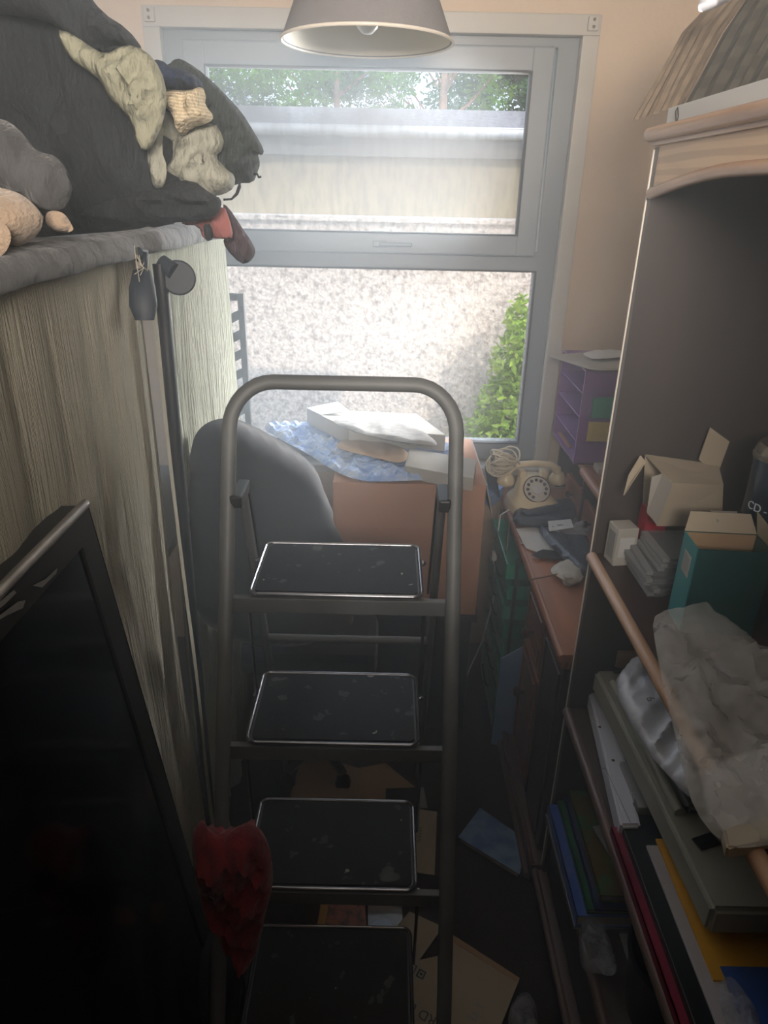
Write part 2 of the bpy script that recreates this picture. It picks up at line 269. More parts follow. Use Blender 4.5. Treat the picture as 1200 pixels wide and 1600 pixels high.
class MB:
    def __init__(s): s.b = bmesh.new()
    def _x(s, verts, m):
        if m is not None: bmesh.ops.transform(s.b, matrix=m, verts=verts)
    def box(s, x0, x1, y0, y1, z0, z1, m=None, bev=0):
        r = bmesh.ops.create_cube(s.b, size=1.0); v = r['verts']
        for q in v: q.co = Vector(((x0+x1)/2 + q.co.x*(x1-x0), (y0+y1)/2 + q.co.y*(y1-y0), (z0+z1)/2 + q.co.z*(z1-z0)))
        if bev:
            es = list({e for q in v for e in q.link_edges})
            rr = bmesh.ops.bevel(s.b, geom=es, offset=bev, segments=2, affect='EDGES', profile=0.6)
            v = list({q for f in rr['faces'] for q in f.verts} | {q for q in v if q.is_valid})
        s._x([q for q in v if q.is_valid], m); return s
    def tube(s, pts, r, seg=8, cap=True, flat=1.0, closed=False, up=None):
        pts = [Vector(p) for p in pts]; n = len(pts); rad = r if isinstance(r, (list, tuple)) else [r]*n
        rings = []; pu = None
        for i, p in enumerate(pts):
            if closed: t = pts[(i+1) % n] - pts[(i-1) % n]
            else: t = (pts[min(i+1, n-1)] - pts[max(i-1, 0)])
            if t.length < 1e-9: t = Vector((0,0,1))
            t.normalize()
            if pu is None:
                a = Vector(up) if up else (Vector((0,0,1)) if abs(t.z) < 0.9 else Vector((1,0,0)))
            else: a = pu
            u = (a - t*a.dot(t))
            if u.length < 1e-6: u = t.orthogonal()
            u.normalize(); pu = u; w = t.cross(u)
            rings.append([s.b.verts.new(p + (u*math.cos(k*2*PI/seg)*flat + w*math.sin(k*2*PI/seg))*rad[i]) for k in range(seg)])
        m = n if closed else n-1
        for i in range(m):
            A = rings[i]; B = rings[(i+1) % n]
            for k in range(seg): s.b.faces.new((A[k], A[(k+1) % seg], B[(k+1) % seg], B[k]))
        if cap and not closed: s.b.faces.new(rings[0][::-1]); s.b.faces.new(rings[-1])
        return s
    def lathe(s, prof, seg=32, m=None, cap=True):
        rings = []; vs = []
        for r, z in prof:
            ring = [s.b.verts.new((r*math.cos(k*2*PI/seg), r*math.sin(k*2*PI/seg), z)) for k in range(seg)]; rings.append(ring); vs += ring
        for A, B in zip(rings, rings[1:]):
            for k in range(seg): s.b.faces.new((A[k], A[(k+1) % seg], B[(k+1) % seg], B[k]))
        if cap:
            s.b.faces.new(rings[0][::-1]); s.b.faces.new(rings[-1])
        s._x(vs, m); return s
    def prism(s, pts, vec):
        pts = [Vector(p) for p in pts]; vec = Vector(vec)
        a = [s.b.verts.new(p) for p in pts]; b = [s.b.verts.new(p + vec) for p in pts]; n = len(a)
        s.b.faces.new(a[::-1]); s.b.faces.new(b)
        for k in range(n): s.b.faces.new((a[k], a[(k+1) % n], b[(k+1) % n], b[k]))
        return s
    def quad(s, a, b, c, d): s.b.faces.new([s.b.verts.new(Vector(q)) for q in (a, b, c, d)]); return s
    def build(s, name, m, parent=None, smooth=None, label=None):
        bmesh.ops.recalc_face_normals(s.b, faces=s.b.faces)
        me = bpy.data.meshes.new(name); s.b.to_mesh(me); s.b.free()
        me.materials.append(M[m] if isinstance(m, str) else m)
        o = bpy.data.objects.new(name, me); C.objects.link(o)
        if smooth:
            me.polygons.foreach_set('use_smooth', [True]*len(me.polygons))
            try: me.set_sharp_from_angle(angle=R(smooth))
            except Exception: pass
        if parent: o.parent = parent
        if label: o['label'] = label
        return o
def solid(o, kind='structure'): o['kind'] = kind; return o
def copy_tree(o, parent=None):
    c = o.copy(); C.objects.link(c)
    if parent: c.parent = parent
    for ch in [x for x in C.objects if x.parent == o]: copy_tree(ch, c)
    return c
def resample(pts, step, closed=True):
    out = []; n = len(pts)
    for i in range(n if closed else n-1):
        a, b = pts[i], pts[(i+1) % n]; k = max(1, int((b-a).length/step))
        out += [a + (b-a)*j/k for j in range(k)]
    if not closed: out.append(pts[-1])
    return out
def smooth_poly(pts, it=2):
    for _ in range(it):
        n = len(pts); q = []
        for i in range(n):
            a, b = pts[i], pts[(i+1) % n]; q += [a*0.75 + b*0.25, a*0.25 + b*0.75]
        pts = q
    return pts
def seg_dist(p, poly):
    d = 1e9; n = len(poly)
    for i in range(n):
        a, b = poly[i], poly[(i+1) % n]; ab = b-a; t = max(0, min(1, (p-a).dot(ab)/max(ab.dot(ab), 1e-12)))
        d = min(d, (p - a - ab*t).length)
    return d
def ridged(p, seed, k):
    v = 0; a = 1
    for i in range(3):
        v += a*(1 - abs(noise.noise(Vector((p[0]*k + seed*7.3, p[1]*k + seed*3.1, p[2]*k)))*2)); a *= 0.5; k *= 2.1
    return v/1.75
def puff(name, px, m, plane, thick=0.05, width=0.05, step=0.012, folds=0.015, fk=9.0, fdir=(1.0, 0.35), ang=0.0, seed=1, back=1.0, parent=None, sm=2, world=None):
    """A crumpled padded shape: the outline lies in a real plane, both faces swell away from it and carry folds."""
    p0, nn = Vector(plane[0]), Vector(plane[1]).normalized()
    if nn.dot(Vector((0, 0, CH)) - p0) < 0: nn = -nn
    U = Vector((0, 0, 1)).cross(nn)
    if U.length < 0.1: U = Vector((1, 0, 0))
    U.normalize(); V = nn.cross(U)
    if world: W3 = [Vector(w) for w in world]
    else: W3 = [at(u, v, plane=(p0, nn)) for u, v in px]
    P2 = [Vector(((w-p0).dot(U), (w-p0).dot(V))) for w in W3]
    if sm: P2 = smooth_poly(P2, sm)
    P2 = resample(P2, step)
    n = len(P2)
    xs = [p.x for p in P2]; ys = [p.y for p in P2]
    inner = []
    x = min(xs)
    def inside(p):
        c = False; j = n-1
        for i in range(n):
            a, b = P2[i], P2[j]
            if (a.y > p.y) != (b.y > p.y) and p.x < (b.x-a.x)*(p.y-a.y)/(b.y-a.y) + a.x: c = not c
            j = i
        return c
    row = 0
    y = min(ys)
    while y < max(ys):
        x = min(xs) + (step/2 if row % 2 else 0)
        while x < max(xs):
            p = Vector((x, y))
            if inside(p) and seg_dist(p, P2) > step*0.5: inner.append(p)
            x += step
        y += step*0.87; row += 1
    verts, edges, faces, _, _, _ = delaunay_2d_cdt(P2 + inner, [(i, (i+1) % n) for i in range(n)], [], 1, 1e-6)
    ds = [seg_dist(v, P2) for v in verts]
    ca, sa = math.cos(ang), math.sin(ang)
    H = []; edge = []
    for v, d in zip(verts, ds):
        q = min(1, d/width); prof = math.sqrt(max(0, 1-(1-q)**2))
        r = ((v.x*ca + v.y*sa)*fdir[0], (-v.x*sa + v.y*ca)*fdir[1], 0)
        f = max(0.0, ridged(r, seed, fk))**1.3
        w2 = noise.noise(Vector((v.x*3+seed, v.y*3, seed)))*0.25
        H.append(prof*(thick*(1+w2) + folds*(f-0.5)*2*min(1, q*1.5))); edge.append(d < 1e-5)
    b = bmesh.new(); front = []; bk = []
    for v, h, e in zip(verts, H, edge):
        w = p0 + U*v.x + V*v.y
        a = b.verts.new(w + nn*h); front.append(a)
        bk.append(a if e else b.verts.new(w - nn*max(0.0005, h*back)))
    for f in faces:
        if len(f) < 3: continue
        try:
            b.faces.new([front[i] for i in f]); b.faces.new([bk[i] for i in reversed(f)])
        except ValueError: pass
    loose = [v for v in b.verts if not v.link_faces]
    if loose: bmesh.ops.delete(b, geom=loose, context='VERTS')
    x = MB(); x.b.free(); x.b = b
    return x.build(name, m, parent, smooth=70)
def slab(name, px, m, plane, h, parent=None, bev=0.0, world=None):
    p0, nn = Vector(plane[0]), Vector(plane[1]).normalized()
    W3 = [Vector(w) for w in world] if world else [at(u, v, plane=(p0, nn)) for u, v in px]
    x = MB(); x.prism(W3, -nn*h)
    if bev: bmesh.ops.bevel(x.b, geom=x.b.edges[:], offset=bev, segments=2, affect='EDGES')
    return x.build(name, m, parent)
def hz(z): return ((0, 0, z), (0, 0, 1))
def vy(y): return ((0, y, 0), (0, 1, 0))
def vx(x): return ((x, 0, 0), (1, 0, 0))
def text(s, size, mtx, m, parent=None, depth=0.0004, name='lettering'):
    cu = bpy.data.curves.new('t', 'FONT'); cu.body = s; cu.size = size; cu.extrude = depth; cu.align_x = 'CENTER'; cu.align_y = 'CENTER'
    t = bpy.data.objects.new('t', cu); C.objects.link(t)
    bpy.context.view_layer.update()
    me = bpy.data.meshes.new_from_object(t.evaluated_get(bpy.context.evaluated_depsgraph_get()))
    bpy.data.objects.remove(t); bpy.data.curves.remove(cu)
    me.name = name; me.materials.clear(); me.materials.append(M[m]); me.transform(mtx)
    o = bpy.data.objects.new(name, me); C.objects.link(o)
    if parent: o.parent = parent
    return o
def basis(o, x, y):
    x = Vector(x).normalized(); z = x.cross(Vector(y)).normalized(); y = z.cross(x)
    m = Matrix((x, y, z)).transposed().to_4x4(); m.translation = Vector(o); return m

# ------------------------------------------------------------------ room shell
WY = 2.50; XL = -1.35; XR = 0.92; YB = -1.0; ZC = 2.42
wx0, wx1, wz0, wz1 = -0.70, 0.565, 0.83, 2.225     # opening in the window wall
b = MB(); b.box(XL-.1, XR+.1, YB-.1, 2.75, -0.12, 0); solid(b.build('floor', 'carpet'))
b = MB(); b.box(XL-.1, XR+.1, YB-.1, 2.75, ZC, ZC+.12); solid(b.build('ceiling', 'ceiling'))
b = MB(); b.box(XL-.12, XL, YB-.1, 2.75, 0, ZC); solid(b.build('wall_left', 'plaster'))
b = MB(); b.box(XR, XR+.12, YB-.1, 2.75, 0, ZC); solid(b.build('wall_right', 'plaster'))
b = MB(); b.box(XL, XR, YB-.12, YB, 0, ZC); solid(b.build('wall_front', 'darkwall'))
b = MB(); b.box(XL, wx0, WY+.02, 2.75, 0, ZC); b.box(wx1, XR, WY+.02, 2.75, 0, ZC); b.box(wx0, wx1, WY+.02, 2.75, 0, wz0); b.box(wx0, wx1, WY+.02, 2.75, wz1, ZC)
solid(b.build('wall_back', 'plaster'))
# white boards round the window
def board(name, x0, x1, z0, z1): b = MB(); b.box(x0, x1, 2.485, 2.52, z0, z1, bev=.003); return solid(b.build(name, 'trimw'))
board('trim_1', wx1-.005, wx1+.045, .80, 2.185); board('trim_2', wx0-.045, wx0+.005, .80, 2.185); board('trim_3', wx0-.045, wx1+.045, 2.185, 2.238)
b = MB(); b.box(wx0-.05, wx1+.05, 2.44, 2.56, .80, .83, bev=.006); solid(b.build('trim_4', 'trimw'))
for i, x in enumerate((wx0-.02, wx1+.02)):
    b = MB(); b.box(x-.016, x+.016, 2.472, 2.486, 2.195, 2.232, bev=.003); t = solid(b.build('trim_%d' % (5+i), 'trimw'))
    for dz in (-.009, .009):
        s = MB(); s.lathe([(.0045, 0), (.0045, .002), (.002, .003)], 10, Matrix.Translation((x, 2.472, 2.2135+dz)) @ Matrix.Rotation(PI/2, 4, 'X')); s.build('screw', 'screw', t)
# window
win = thing('window_1', None, None, (0, 0, 0)); win['kind'] = 'structure'
fy0, fy1 = 2.53, 2.60
def ring(mb, x0, x1, z0, z1, w, y0, y1, bev=.004):
    mb.box(x0, x0+w, y0, y1, z0, z1, bev=bev); mb.box(x1-w, x1, y0, y1, z0, z1, bev=bev)
    mb.box(x0+w*.9, x1-w*.9, y0, y1, z1-w, z1, bev=bev); mb.box(x0+w*.9, x1-w*.9, y0, y1, z0, z0+w, bev=bev)
b = MB(); ring(b, wx0, wx1, wz0, wz1, .066, fy0, fy1); b.box(wx0+.06, wx1-.06, fy0, fy1, 1.515, 1.575, bev=.004); b.build('window_frame', 'upvc', win)
b = MB(); ring(b, -.640, .488, 1.563, 2.160, .068, 2.505, 2.56, bev=.006); sash = b.build('window_sash', 'upvc', win)
b = MB(); ring(b, -.576, .424, 1.627, 2.096, .005, 2.502, 2.53, bev=0); b.build('gasket', 'gasket', sash)
b = MB(); ring(b, wx0+.062, wx1-.062, .895, 1.516, .005, 2.526, 2.55, bev=0); b.build('gasket', 'gasket', win)
b = MB(); b.box(-.575, .423, 2.530, 2.534, 1.628, 2.095); b.build('upper_pane', 'glassmist', win)
b = MB(); b.box(wx0+.062, wx1-.062, 2.556, 2.560, .890, 1.52); b.build('lower_pane', 'glassdirt', win)
b = MB(); b.box(-.055, -.01, 2.492, 2.506, 1.585, 1.603, bev=.002); b.box(-.035, .075, 2.478, 2.492, 1.589, 1.600, bev=.004); b.build('handle', 'upvc', sash)

# ------------------------------------------------------------------ outside
b = MB(); b.box(-14, 14, 2.76, 30, -.5, -.3); solid(b.build('ground', 'soil'))
b = MB(); b.box(-5, 5, 4.2, 4.38, -.5, 1.60); b.box(-5, 5, 4.18, 4.40, 1.60, 1.628, bev=.006); gw = b.build('garden_wall', 'pebbledash')
tag(gw, 'low pebbledashed garden wall outside the window', 'wall')
hs = thing('neighbouring_building', 'low beige rendered building with grey roof beyond the garden wall', 'building', (0, 8, -.3))
def ch(mb, name, m, par, **k):
    o = mb.build(name, m, par, **k); o.matrix_parent_inverse = par.matrix_world.inverted() if False else Matrix.Translation(-par.location); return o
b = MB(); b.box(-8, 8, 8.0, 11.5, -.3, 2.08); ch(b, 'rendered_wall', 'render', hs)
b = MB(); b.box(-8, 8, 7.94, 11.4, 2.08, 2.27); ch(b, 'shaded_fascia', 'soffit_shade', hs)  # grey of this band carries the shadow under the eaves
b = MB(); b.tube([(-8, 7.90, 2.30), (8, 7.90, 2.30)], .055, 10); ch(b, 'gutter', 'gutter', hs, smooth=60)
b = MB(); b.prism([(-8, 7.86, 2.34), (-8, 10, 2.70), (-8, 12, 2.34)], (16, 0, 0)); ch(b, 'roof', 'rooffelt', hs)
def leaves(mb, rnd, cx, cy, cz, rx, ry, rz, n, size):
    for _ in range(n):
        while True:
            v = Vector((rnd.uniform(-1, 1), rnd.uniform(-1, 1), rnd.uniform(-1, 1)))
            if .15 < v.length < 1: break
        p = Vector((cx+v.x*rx, cy+v.y*ry, cz+v.z*rz))
        a = Vector((rnd.gauss(0, 1), rnd.gauss(0, 1), rnd.gauss(0, .7))).normalized(); c = a.orthogonal().normalized()
        c = Matrix.Rotation(rnd.uniform(0, 6.28), 3, a) @ c
        s = size*rnd.uniform(.6, 1.3)
        k = a.cross(c)*s*.06
        mb.quad(p-a*s, p-c*s*.42+k, p+a*s, p+c*s*.42+k)
def tree(x, y, h, r, leafm, label, n, seed, trunk=.14, lean=0.0, grp=None, low=1.2):
    rnd = random.Random(seed); t = thing('broadleaf_tree', label, 'tree', (x, y, -.3))
    b = MB(); top = Vector((lean, 0, h*.8))
    b.tube([(0, 0, 0), (lean*.3, .05, h*.3), (lean*.7, 0, h*.6), top], [trunk, trunk*.8, trunk*.55, trunk*.2], 9)
    for i in range(9):
        z = h*rnd.uniform(.3, .7); a = rnd.uniform(0, 6.28); l = r*rnd.uniform(.6, 1.1); s0 = Vector((lean*z/h, 0, z))
        mid = s0 + Vector((math.cos(a)*l*.5, math.sin(a)*l*.5, l*.35)); e = s0 + Vector((math.cos(a)*l, math.sin(a)*l, l*.9))
        b.tube([s0, mid, e], [trunk*.3, trunk*.18, trunk*.06], 6)
    b.build('trunk', 'bark', t, smooth=60)
    b = MB()
    for i in range(26):
        a = rnd.uniform(0, 6.28); q = r*math.sqrt(rnd.random()); z = rnd.uniform(low, h*1.05)
        leaves(b, rnd, lean + math.cos(a)*q, math.sin(a)*q*.7, z, r*.38, r*.38, r*.30, int(n*3.2)//26, .072)
    b.build('foliage', leafm, t)
tree(-3.6, 15.5, 5.2, 1.5, 'leafA', 'tree with yellow-green leaves, farthest left behind the roof', 3800, 11, trunk=.1, low=2.2)
tree(-1.2, 17.5, 5.9, 1.6, 'leafA', 'leafy green tree in the middle of the upper window pane', 5200, 12, low=2.0)
tree(0.87, 13.9, 5.8, 1.2, 'leafA', 'bare-stemmed tree with a reddish trunk showing behind the roof', 1500, 13, trunk=.12, low=3.6)
tree(3.5, 16.3, 6.0, 1.9, 'leafB', 'dark dense tree at the right of the upper window pane', 7500, 14, low=1.6)
tree(-5.6, 21, 7.4, 2.2, 'leafB', 'dark tree standing farther back at the left beyond the roof', 5000, 15, low=1.6)
tree(1.3, 21.5, 7.4, 2.6, 'leafB', 'tall dark tree farthest back behind the red-trunked tree', 6000, 16, low=1.5)
sh = thing('climbing_shrub', 'bright green leafy shrub growing against the garden wall', 'shrub', (.66, 3.95, -.3))
rnd = random.Random(3); b = MB()
for i in range(9):
    x = rnd.uniform(0, .2); b.tube([(x*.3, 0, 0), (x, .0, .8), (x*.8+.05, 0, 1.35)], [.012, .008, .004], 5)
b.build('stems', 'bark', sh)
b = MB()
for cx, cz, rx, rz, nn_ in ((.06, 1.42, .09, .16, 260), (.08, 1.20, .17, .18, 600), (.06, .95, .23, .2, 800), (.0, .72, .3, .2, 850), (.0, .45, .33, .25, 600)):
    leaves(b, rnd, cx, -.04, cz, rx, .15, rz, nn_, .032)
b.build('foliage', 'leafC', sh)

# ------------------------------------------------------------------ pendant lamp
lamp = thing('pendant_lamp', 'cone-shaped grey fabric lampshade hanging in front of the window', 'lamp', (-.062, 1.95, 2.067))
b = MB(); prof = [(.200, 0), (.1975, .006), (.128, .17), (.100, .235)]
b.lathe(prof + [(.097, .235), (.125, .17), (.1945, .006), (.198, 0)], 64, cap=False); bm_sh = b.build('lamp_shade', 'shade', lamp, smooth=50)
b = MB(); b.lathe([(.1935, .004), (.124, .17), (.096, .234)], 64, cap=False); b.build('shade_lining', 'shadein', lamp, smooth=60)
b = MB(); b.tube([(.2*math.cos(a*PI/32), .2*math.sin(a*PI/32), .002) for a in range(64)], .0035, 6, closed=True); b.build('shade_rim', 'edgewhite', lamp, smooth=60)
b = MB(); b.lathe([(.001, .018), (.012, .019), (.024, .03), (.028, .045), (.024, .065), (.014, .085), (.013, .10)], 24); b.build('bulb', 'bulb', lamp, smooth=60)
b = MB(); b.lathe([(.018, .098), (.02, .11), (.02, .15), (.012, .17), (.004, .18), (.003, .353)], 20); b.build('bulb_holder', 'upvc', lamp, smooth=40)
b = MB()
for k in range(3):
    a = k*2*PI/3; b.tube([(.02*math.cos(a), .02*math.sin(a), .12), (.1*math.cos(a), .1*math.sin(a), .232)], .002, 6)
b.build('shade_carrier', 'brass', lamp)

# ------------------------------------------------------------------ left: covered rack
rk = thing('shelving_rack', 'tall black-posted rack under the cream cover and clothes on the left', 'rack', (-.5, 1.38, 0))
def chl(mb, name, m, par, **k):
    o = mb.build(name, m, par, **k); o.matrix_parent_inverse = Matrix.Translation(-Vector(par.location)); return o
b = MB(); b.tube([(-.440, 1.335, 0.0), (-.434, 1.36, .8), (-.432, 1.395, 1.62)], .0135, 10); chl(b, 'post', 'post', rk, smooth=60)
for p in ((-.52, .30), (-.52, 2.04), (-1.27, .30), (-1.27, 2.04)):
    b = MB(); b.tube([(p[0], p[1], 0), (p[0], p[1], 1.64)], .015, 8); chl(b, 'post', 'post', rk, smooth=60)
for z in (.25, .95, 1.625):
    b = MB(); b.box(-1.29, -.515, .28, 2.06, z-.012, z+.012, bev=.004); chl(b, 'shelf', 'blackplastic', rk)

def curtain(name, y0, y1, ztop, m, label, seed, xb=-.448, zb=0.02, taper=0.0, flare=0.0, pk=1.0, am=1.0):
    b = bmesh.new(); NY = int((y1-y0)/.008); NZ = 70; G = []
    for j in range(NZ+1):
        z = zb + (ztop-zb)*j/NZ; row = []; fz = 1 - j/NZ
        for i in range(NY+1):
            t = i/NY; y = y0 + (y1-y0)*t + flare*fz*t
            amp = .009 + .018*min(1, fz*1.6)
            w = noise.noise(Vector((y*9 + seed, z*.45, seed)))*1.0 + noise.noise(Vector((y*24 + seed, z*.8 + 5, seed)))*.38 + abs(math.sin(y*30 + 3.5*noise.noise(Vector((y*2, z*.7, seed)))))*.55*pk - .3*pk + noise.noise(Vector((y*60 + seed, z*1.2, 2)))*.2*pk
            x = xb + amp*am*w - .006*noise.noise(Vector((y*2, z*2, seed+4)))
            zz = z + (ztop-z < .05)*.006*noise.noise(Vector((y*18, 0, seed)))
            row.append(b.verts.new((x, y, zz)))
        G.append(row)
    for j in range(NZ):
        for i in range(NY): b.faces.new((G[j][i], G[j][i+1], G[j+1][i+1], G[j+1][i]))
    bmesh.ops.solidify(b, geom=b.faces[:], thickness=.0025)
    x = MB(); x.b.free(); x.b = b; o = x.build(name, m, None, smooth=80)
    return tag(o, label, 'fabric cover')
curtain('fabric_cover', .32, 1.335, 1.655, 'fabric', 'cream woven cover hanging on the near side of the black post', 2, flare=0.02)
hem = None
curtain('fabric_cover', 1.41, 2.06, 1.665, 'fabric2', 'greenish-cream woven cover hanging between the black post and the window', 8, xb=-.456, pk=1.5)
curtain('fabric_strip', 1.296, 1.322, 1.55, 'selvage', 'narrow pale hem strip hanging beside the black post', 5, xb=-.424, pk=.3, am=.25)
# grey cloth over the top of the rack, rolled over its edge
b = bmesh.new(); rows = []
for i in range(150):
    y = .3 + 1.78*i/149; row = []
    k = .012*noise.noise(Vector((y*6, 0, 3)))
    sag = .020 + .012*noise.noise(Vector((y*4, 2, 1)))
    for (x, z) in ((-1.28, 1.650), (-.9, 1.655), (-.6, 1.660), (-.50, 1.672), (-.455, 1.682), (-.432, 1.674), (-.424, 1.655), (-.426, 1.654-sag*.6), (-.436, 1.650-sag*.6), (-.440, 1.650), (-.46, 1.650), (-.6, 1.643), (-1.28, 1.640)):
        f = 1 if x > -.7 else 0
        row.append(b.verts.new((x + f*(.006*noise.noise(Vector((y*15, z*9, 1))))+f*.2*k*(x > -.47), y, z + f*k*.6 + .012*noise.noise(Vector((y*5, x*9, 2)))*(1 if -.8 < x < -.47 and z > 1.65 else 0))))
    rows.append(row)
for A, B_ in zip(rows, rows[1:]):
    for k in range(len(A)): b.faces.new((A[k], A[(k+1) % len(A)], B_[(k+1) % len(A)], B_[k]))
b.faces.new(rows[0][::-1]); b.faces.new(rows[-1])
x = MB(); x.b.free(); x.b = b; tag(x.build('top_cloth', 'greycloth', None, smooth=80), 'grey cloth spread over the rack top under the clothes pile', 'cloth')

# plastic clamp and disc-ended peg on the cover
cl = thing('spring_clamp', 'long rounded dark plastic clamp hanging at the top of the post', 'clamp', (-.44, 1.31, 1.53))
b = MB(); b.tube([at(222, 425, X=-.43), at(222, 450, X=-.425), at(224, 478, X=-.42), at(226, 500, X=-.42)], [.016, .022, .0235, .016], 16, flat=.55); chl(b, 'body', 'bluegreyplastic', cl, smooth=60)
b = MB(); b.tube([at(214, 405, X=-.43), at(219, 390, X=-.42), at(226, 392, X=-.42), at(226, 428, X=-.425)], .006, 8); chl(b, 'jaw', 'bluegreyplastic', cl, smooth=60)
pg = thing('round_peg', 'dark round disc-ended plastic peg on the cover right of the clamp', 'peg', (-.44, 1.5, 1.59))
b = MB(); q0 = at(252, 410, X=-.43); q1 = at(272, 424, X=-.405); b.tube([q0, (q0+q1)/2, q1], [.015, .015, .016], 12); chl(b, 'stem', 'bluegreyplastic', pg, smooth=60)
b = MB(); c = at(279, 434, X=-.40); n_ = (Vector((0, 0, CH)) - c).normalized(); rot = n_.to_track_quat('Z', 'Y').to_matrix().to_4x4()
b.lathe([(.001, -.006), (.030, -.006), (.032, -.002), (.032, .004), (.029, .007), (.001, .007)], 40, Matrix.Translation(c) @ rot); chl(b, 'disc', 'bluegreyplastic', pg, smooth=40)
# frayed white threads by the clamp
b = MB(); rnd = random.Random(4)
for k in range(7):
    p = at(205+rnd.uniform(0, 22), 385+rnd.uniform(-3, 10), X=-.425); b.tube([p, p+Vector((rnd.uniform(0, .01), rnd.uniform(-.02, .02), -rnd.uniform(.01, .03))), p+Vector((.005, rnd.uniform(-.04, .03), -rnd.uniform(.02, .06)))], .0006, 4)
tag(b.build('frayed_threads', 'selvage'), 'pale frayed threads at the torn cover corner above the clamp', 'threads', kind='stuff')

# ------------------------------------------------------------------ clothes pile
def garment(name, px, m, y, label, cat, **k):
    k.setdefault('step', .008); k.setdefault('sm', 1)
    o = puff(name, px, m, vy(y), **k); return tag(o, label, cat)
garment('dark_coat', [(-120, -60), (60, -60), (90, 20), (140, 40), (215, 80), (245, 130), (262, 200), (285, 260), (300, 330), (262, 356), (120, 366), (-160, 390), (-160, -60)], 'darkcloth', 1.44,
        'large charcoal coat heaped as the body of the clothes pile', 'coat', thick=.10, width=.16, folds=0.0473, fk=12.0, seed=3, step=.018, back=2.2)
garment('dark_jacket', [(-60, -90), (80, -90), (130, -20), (160, 20), (200, 45), (226, 80), (205, 82), (180, 68), (150, 86), (120, 70), (90, 40), (40, 25), (-60, 20)], 'darkcloth', 1.33,
        'dark jacket lying on top of the clothes pile above the pale shirt', 'jacket', thick=.05, width=.06, folds=0.0405, fk=22.0, ang=.6, seed=5)
garment('olive_shirt', [(86, 46), (110, 50), (140, 72), (165, 86), (195, 68), (228, 78), (252, 108), (262, 150), (256, 188), (246, 214), (232, 236), (216, 232), (206, 190), (186, 168), (170, 152), (158, 128), (138, 112), (108, 92)], 'greencloth', 1.30,
        'pale olive cotton shirt crumpled over the dark coat', 'shirt', thick=.020, width=.03, folds=.026, fk=26, fdir=(1, .22), ang=-.9, seed=6)
garment('olive_sleeve', [(230, 200), (258, 190), (252, 235), (262, 262), (256, 294), (238, 296), (230, 250)], 'greytee', 1.36,
        'thin pale grey-green sleeve hanging below the olive shirt', 'sleeve', thick=.015, width=.02, folds=0.0135, fk=40.0, seed=2)
garment('navy_jumper', [(232, 96), (250, 92), (268, 106), (290, 108), (318, 128), (316, 140), (295, 142), (270, 140), (250, 135), (240, 120)], 'navycloth', 1.42,
        'navy knitted jumper tucked above the cream jumper', 'jumper', thick=.04, width=.03, folds=0.0270, fk=32.0, seed=8)
garment('cream_jumper', [(256, 150), (262, 140), (295, 142), (316, 134), (322, 150), (320, 164), (335, 182), (328, 192), (300, 200), (285, 215), (275, 200), (268, 175), (255, 165)], 'creamknit', 1.40,
        'cream ribbed wool jumper folded in the middle of the pile', 'jumper', thick=.045, width=.03, folds=0.0297, fk=30.0, seed=9)
garment('grey_tee', [(252, 170), (270, 172), (285, 205), (300, 200), (335, 190), (350, 215), (348, 235), (336, 245), (352, 262), (368, 275), (366, 294), (350, 304), (325, 308), (300, 300), (285, 288), (262, 292), (246, 288), (244, 230)], 'greytee', 1.46,
        'grey-green jersey top spilling below the cream jumper', 'top', thick=.045, width=.035, folds=0.0351, fk=26.0, fdir=(1, .3), ang=-.7, seed=10)
garment('sage_trousers', [(266, 100), (276, 90), (292, 96), (320, 116), (350, 145), (378, 175), (398, 208), (413, 234), (410, 243), (402, 240), (407, 255), (402, 270), (396, 286), (372, 286), (350, 300), (300, 300), (250, 280), (246, 180), (240, 110)], 'greengrey', 1.53,
        'dark sage trousers arched over the right side of the pile', 'trousers', thick=.06, width=.05, folds=0.0338, fk=18.0, fdir=(1, .25), ang=-.9, seed=12)
garment('charcoal_cardigan', [(200, 300), (262, 286), (300, 280), (330, 303), (346, 310), (345, 325), (335, 340), (290, 348), (240, 346), (150, 350), (120, 330)], 'darkcloth', 1.40,
        'charcoal cardigan squashed at the bottom of the pile', 'cardigan', thick=.05, width=.03, folds=0.0270, fk=28.0, fdir=(.4, 1), seed=13)
garment('rose_cloth', [(300, 345), (328, 335), (350, 320), (358, 340), (366, 372), (352, 374), (330, 372), (318, 375), (310, 352), (285, 352), (282, 342)], 'pink', 1.47,
        'dusty rose cloth drooping over the edge of the rack', 'cloth', thick=.018, width=.02, folds=0.0162, fk=44.0, seed=14)
garment('plum_sleeve', [(346, 318), (356, 322), (378, 355), (398, 385), (399, 398), (390, 410), (376, 413), (352, 388), (348, 372), (362, 370), (358, 345)], 'plum', 1.53,
        'dark plum sleeve hanging lowest beside the rose cloth', 'sleeve', thick=.02, width=.025, folds=0.0108, fk=24.0, seed=15)
garment('black_sock', [(318, 350), (330, 350), (334, 374), (322, 378), (318, 362)], 'darkcloth', 1.44, 'small black cloth hanging left of the rose cloth', 'cloth', thick=.012, width=.012, folds=0.0054, seed=3)
b = MB(); b.tube([at(349, 312, Y=1.5), at(362, 311, Y=1.5), at(370, 303, Y=1.5), at(374, 292, Y=1.5), at(375, 286, Y=1.5)], [.0022, .002, .003, .0035, .0015], 6)
b.tube([at(396, 272, Y=1.5), at(402, 272, Y=1.5), at(404, 277, Y=1.5), at(408, 276, Y=1.5)], .0022, 6)
tag(b.build('knotted_cord', 'darkcloth', None, smooth=60), 'thin dark knotted cord trailing from the clothes in front of the pane', 'cord')
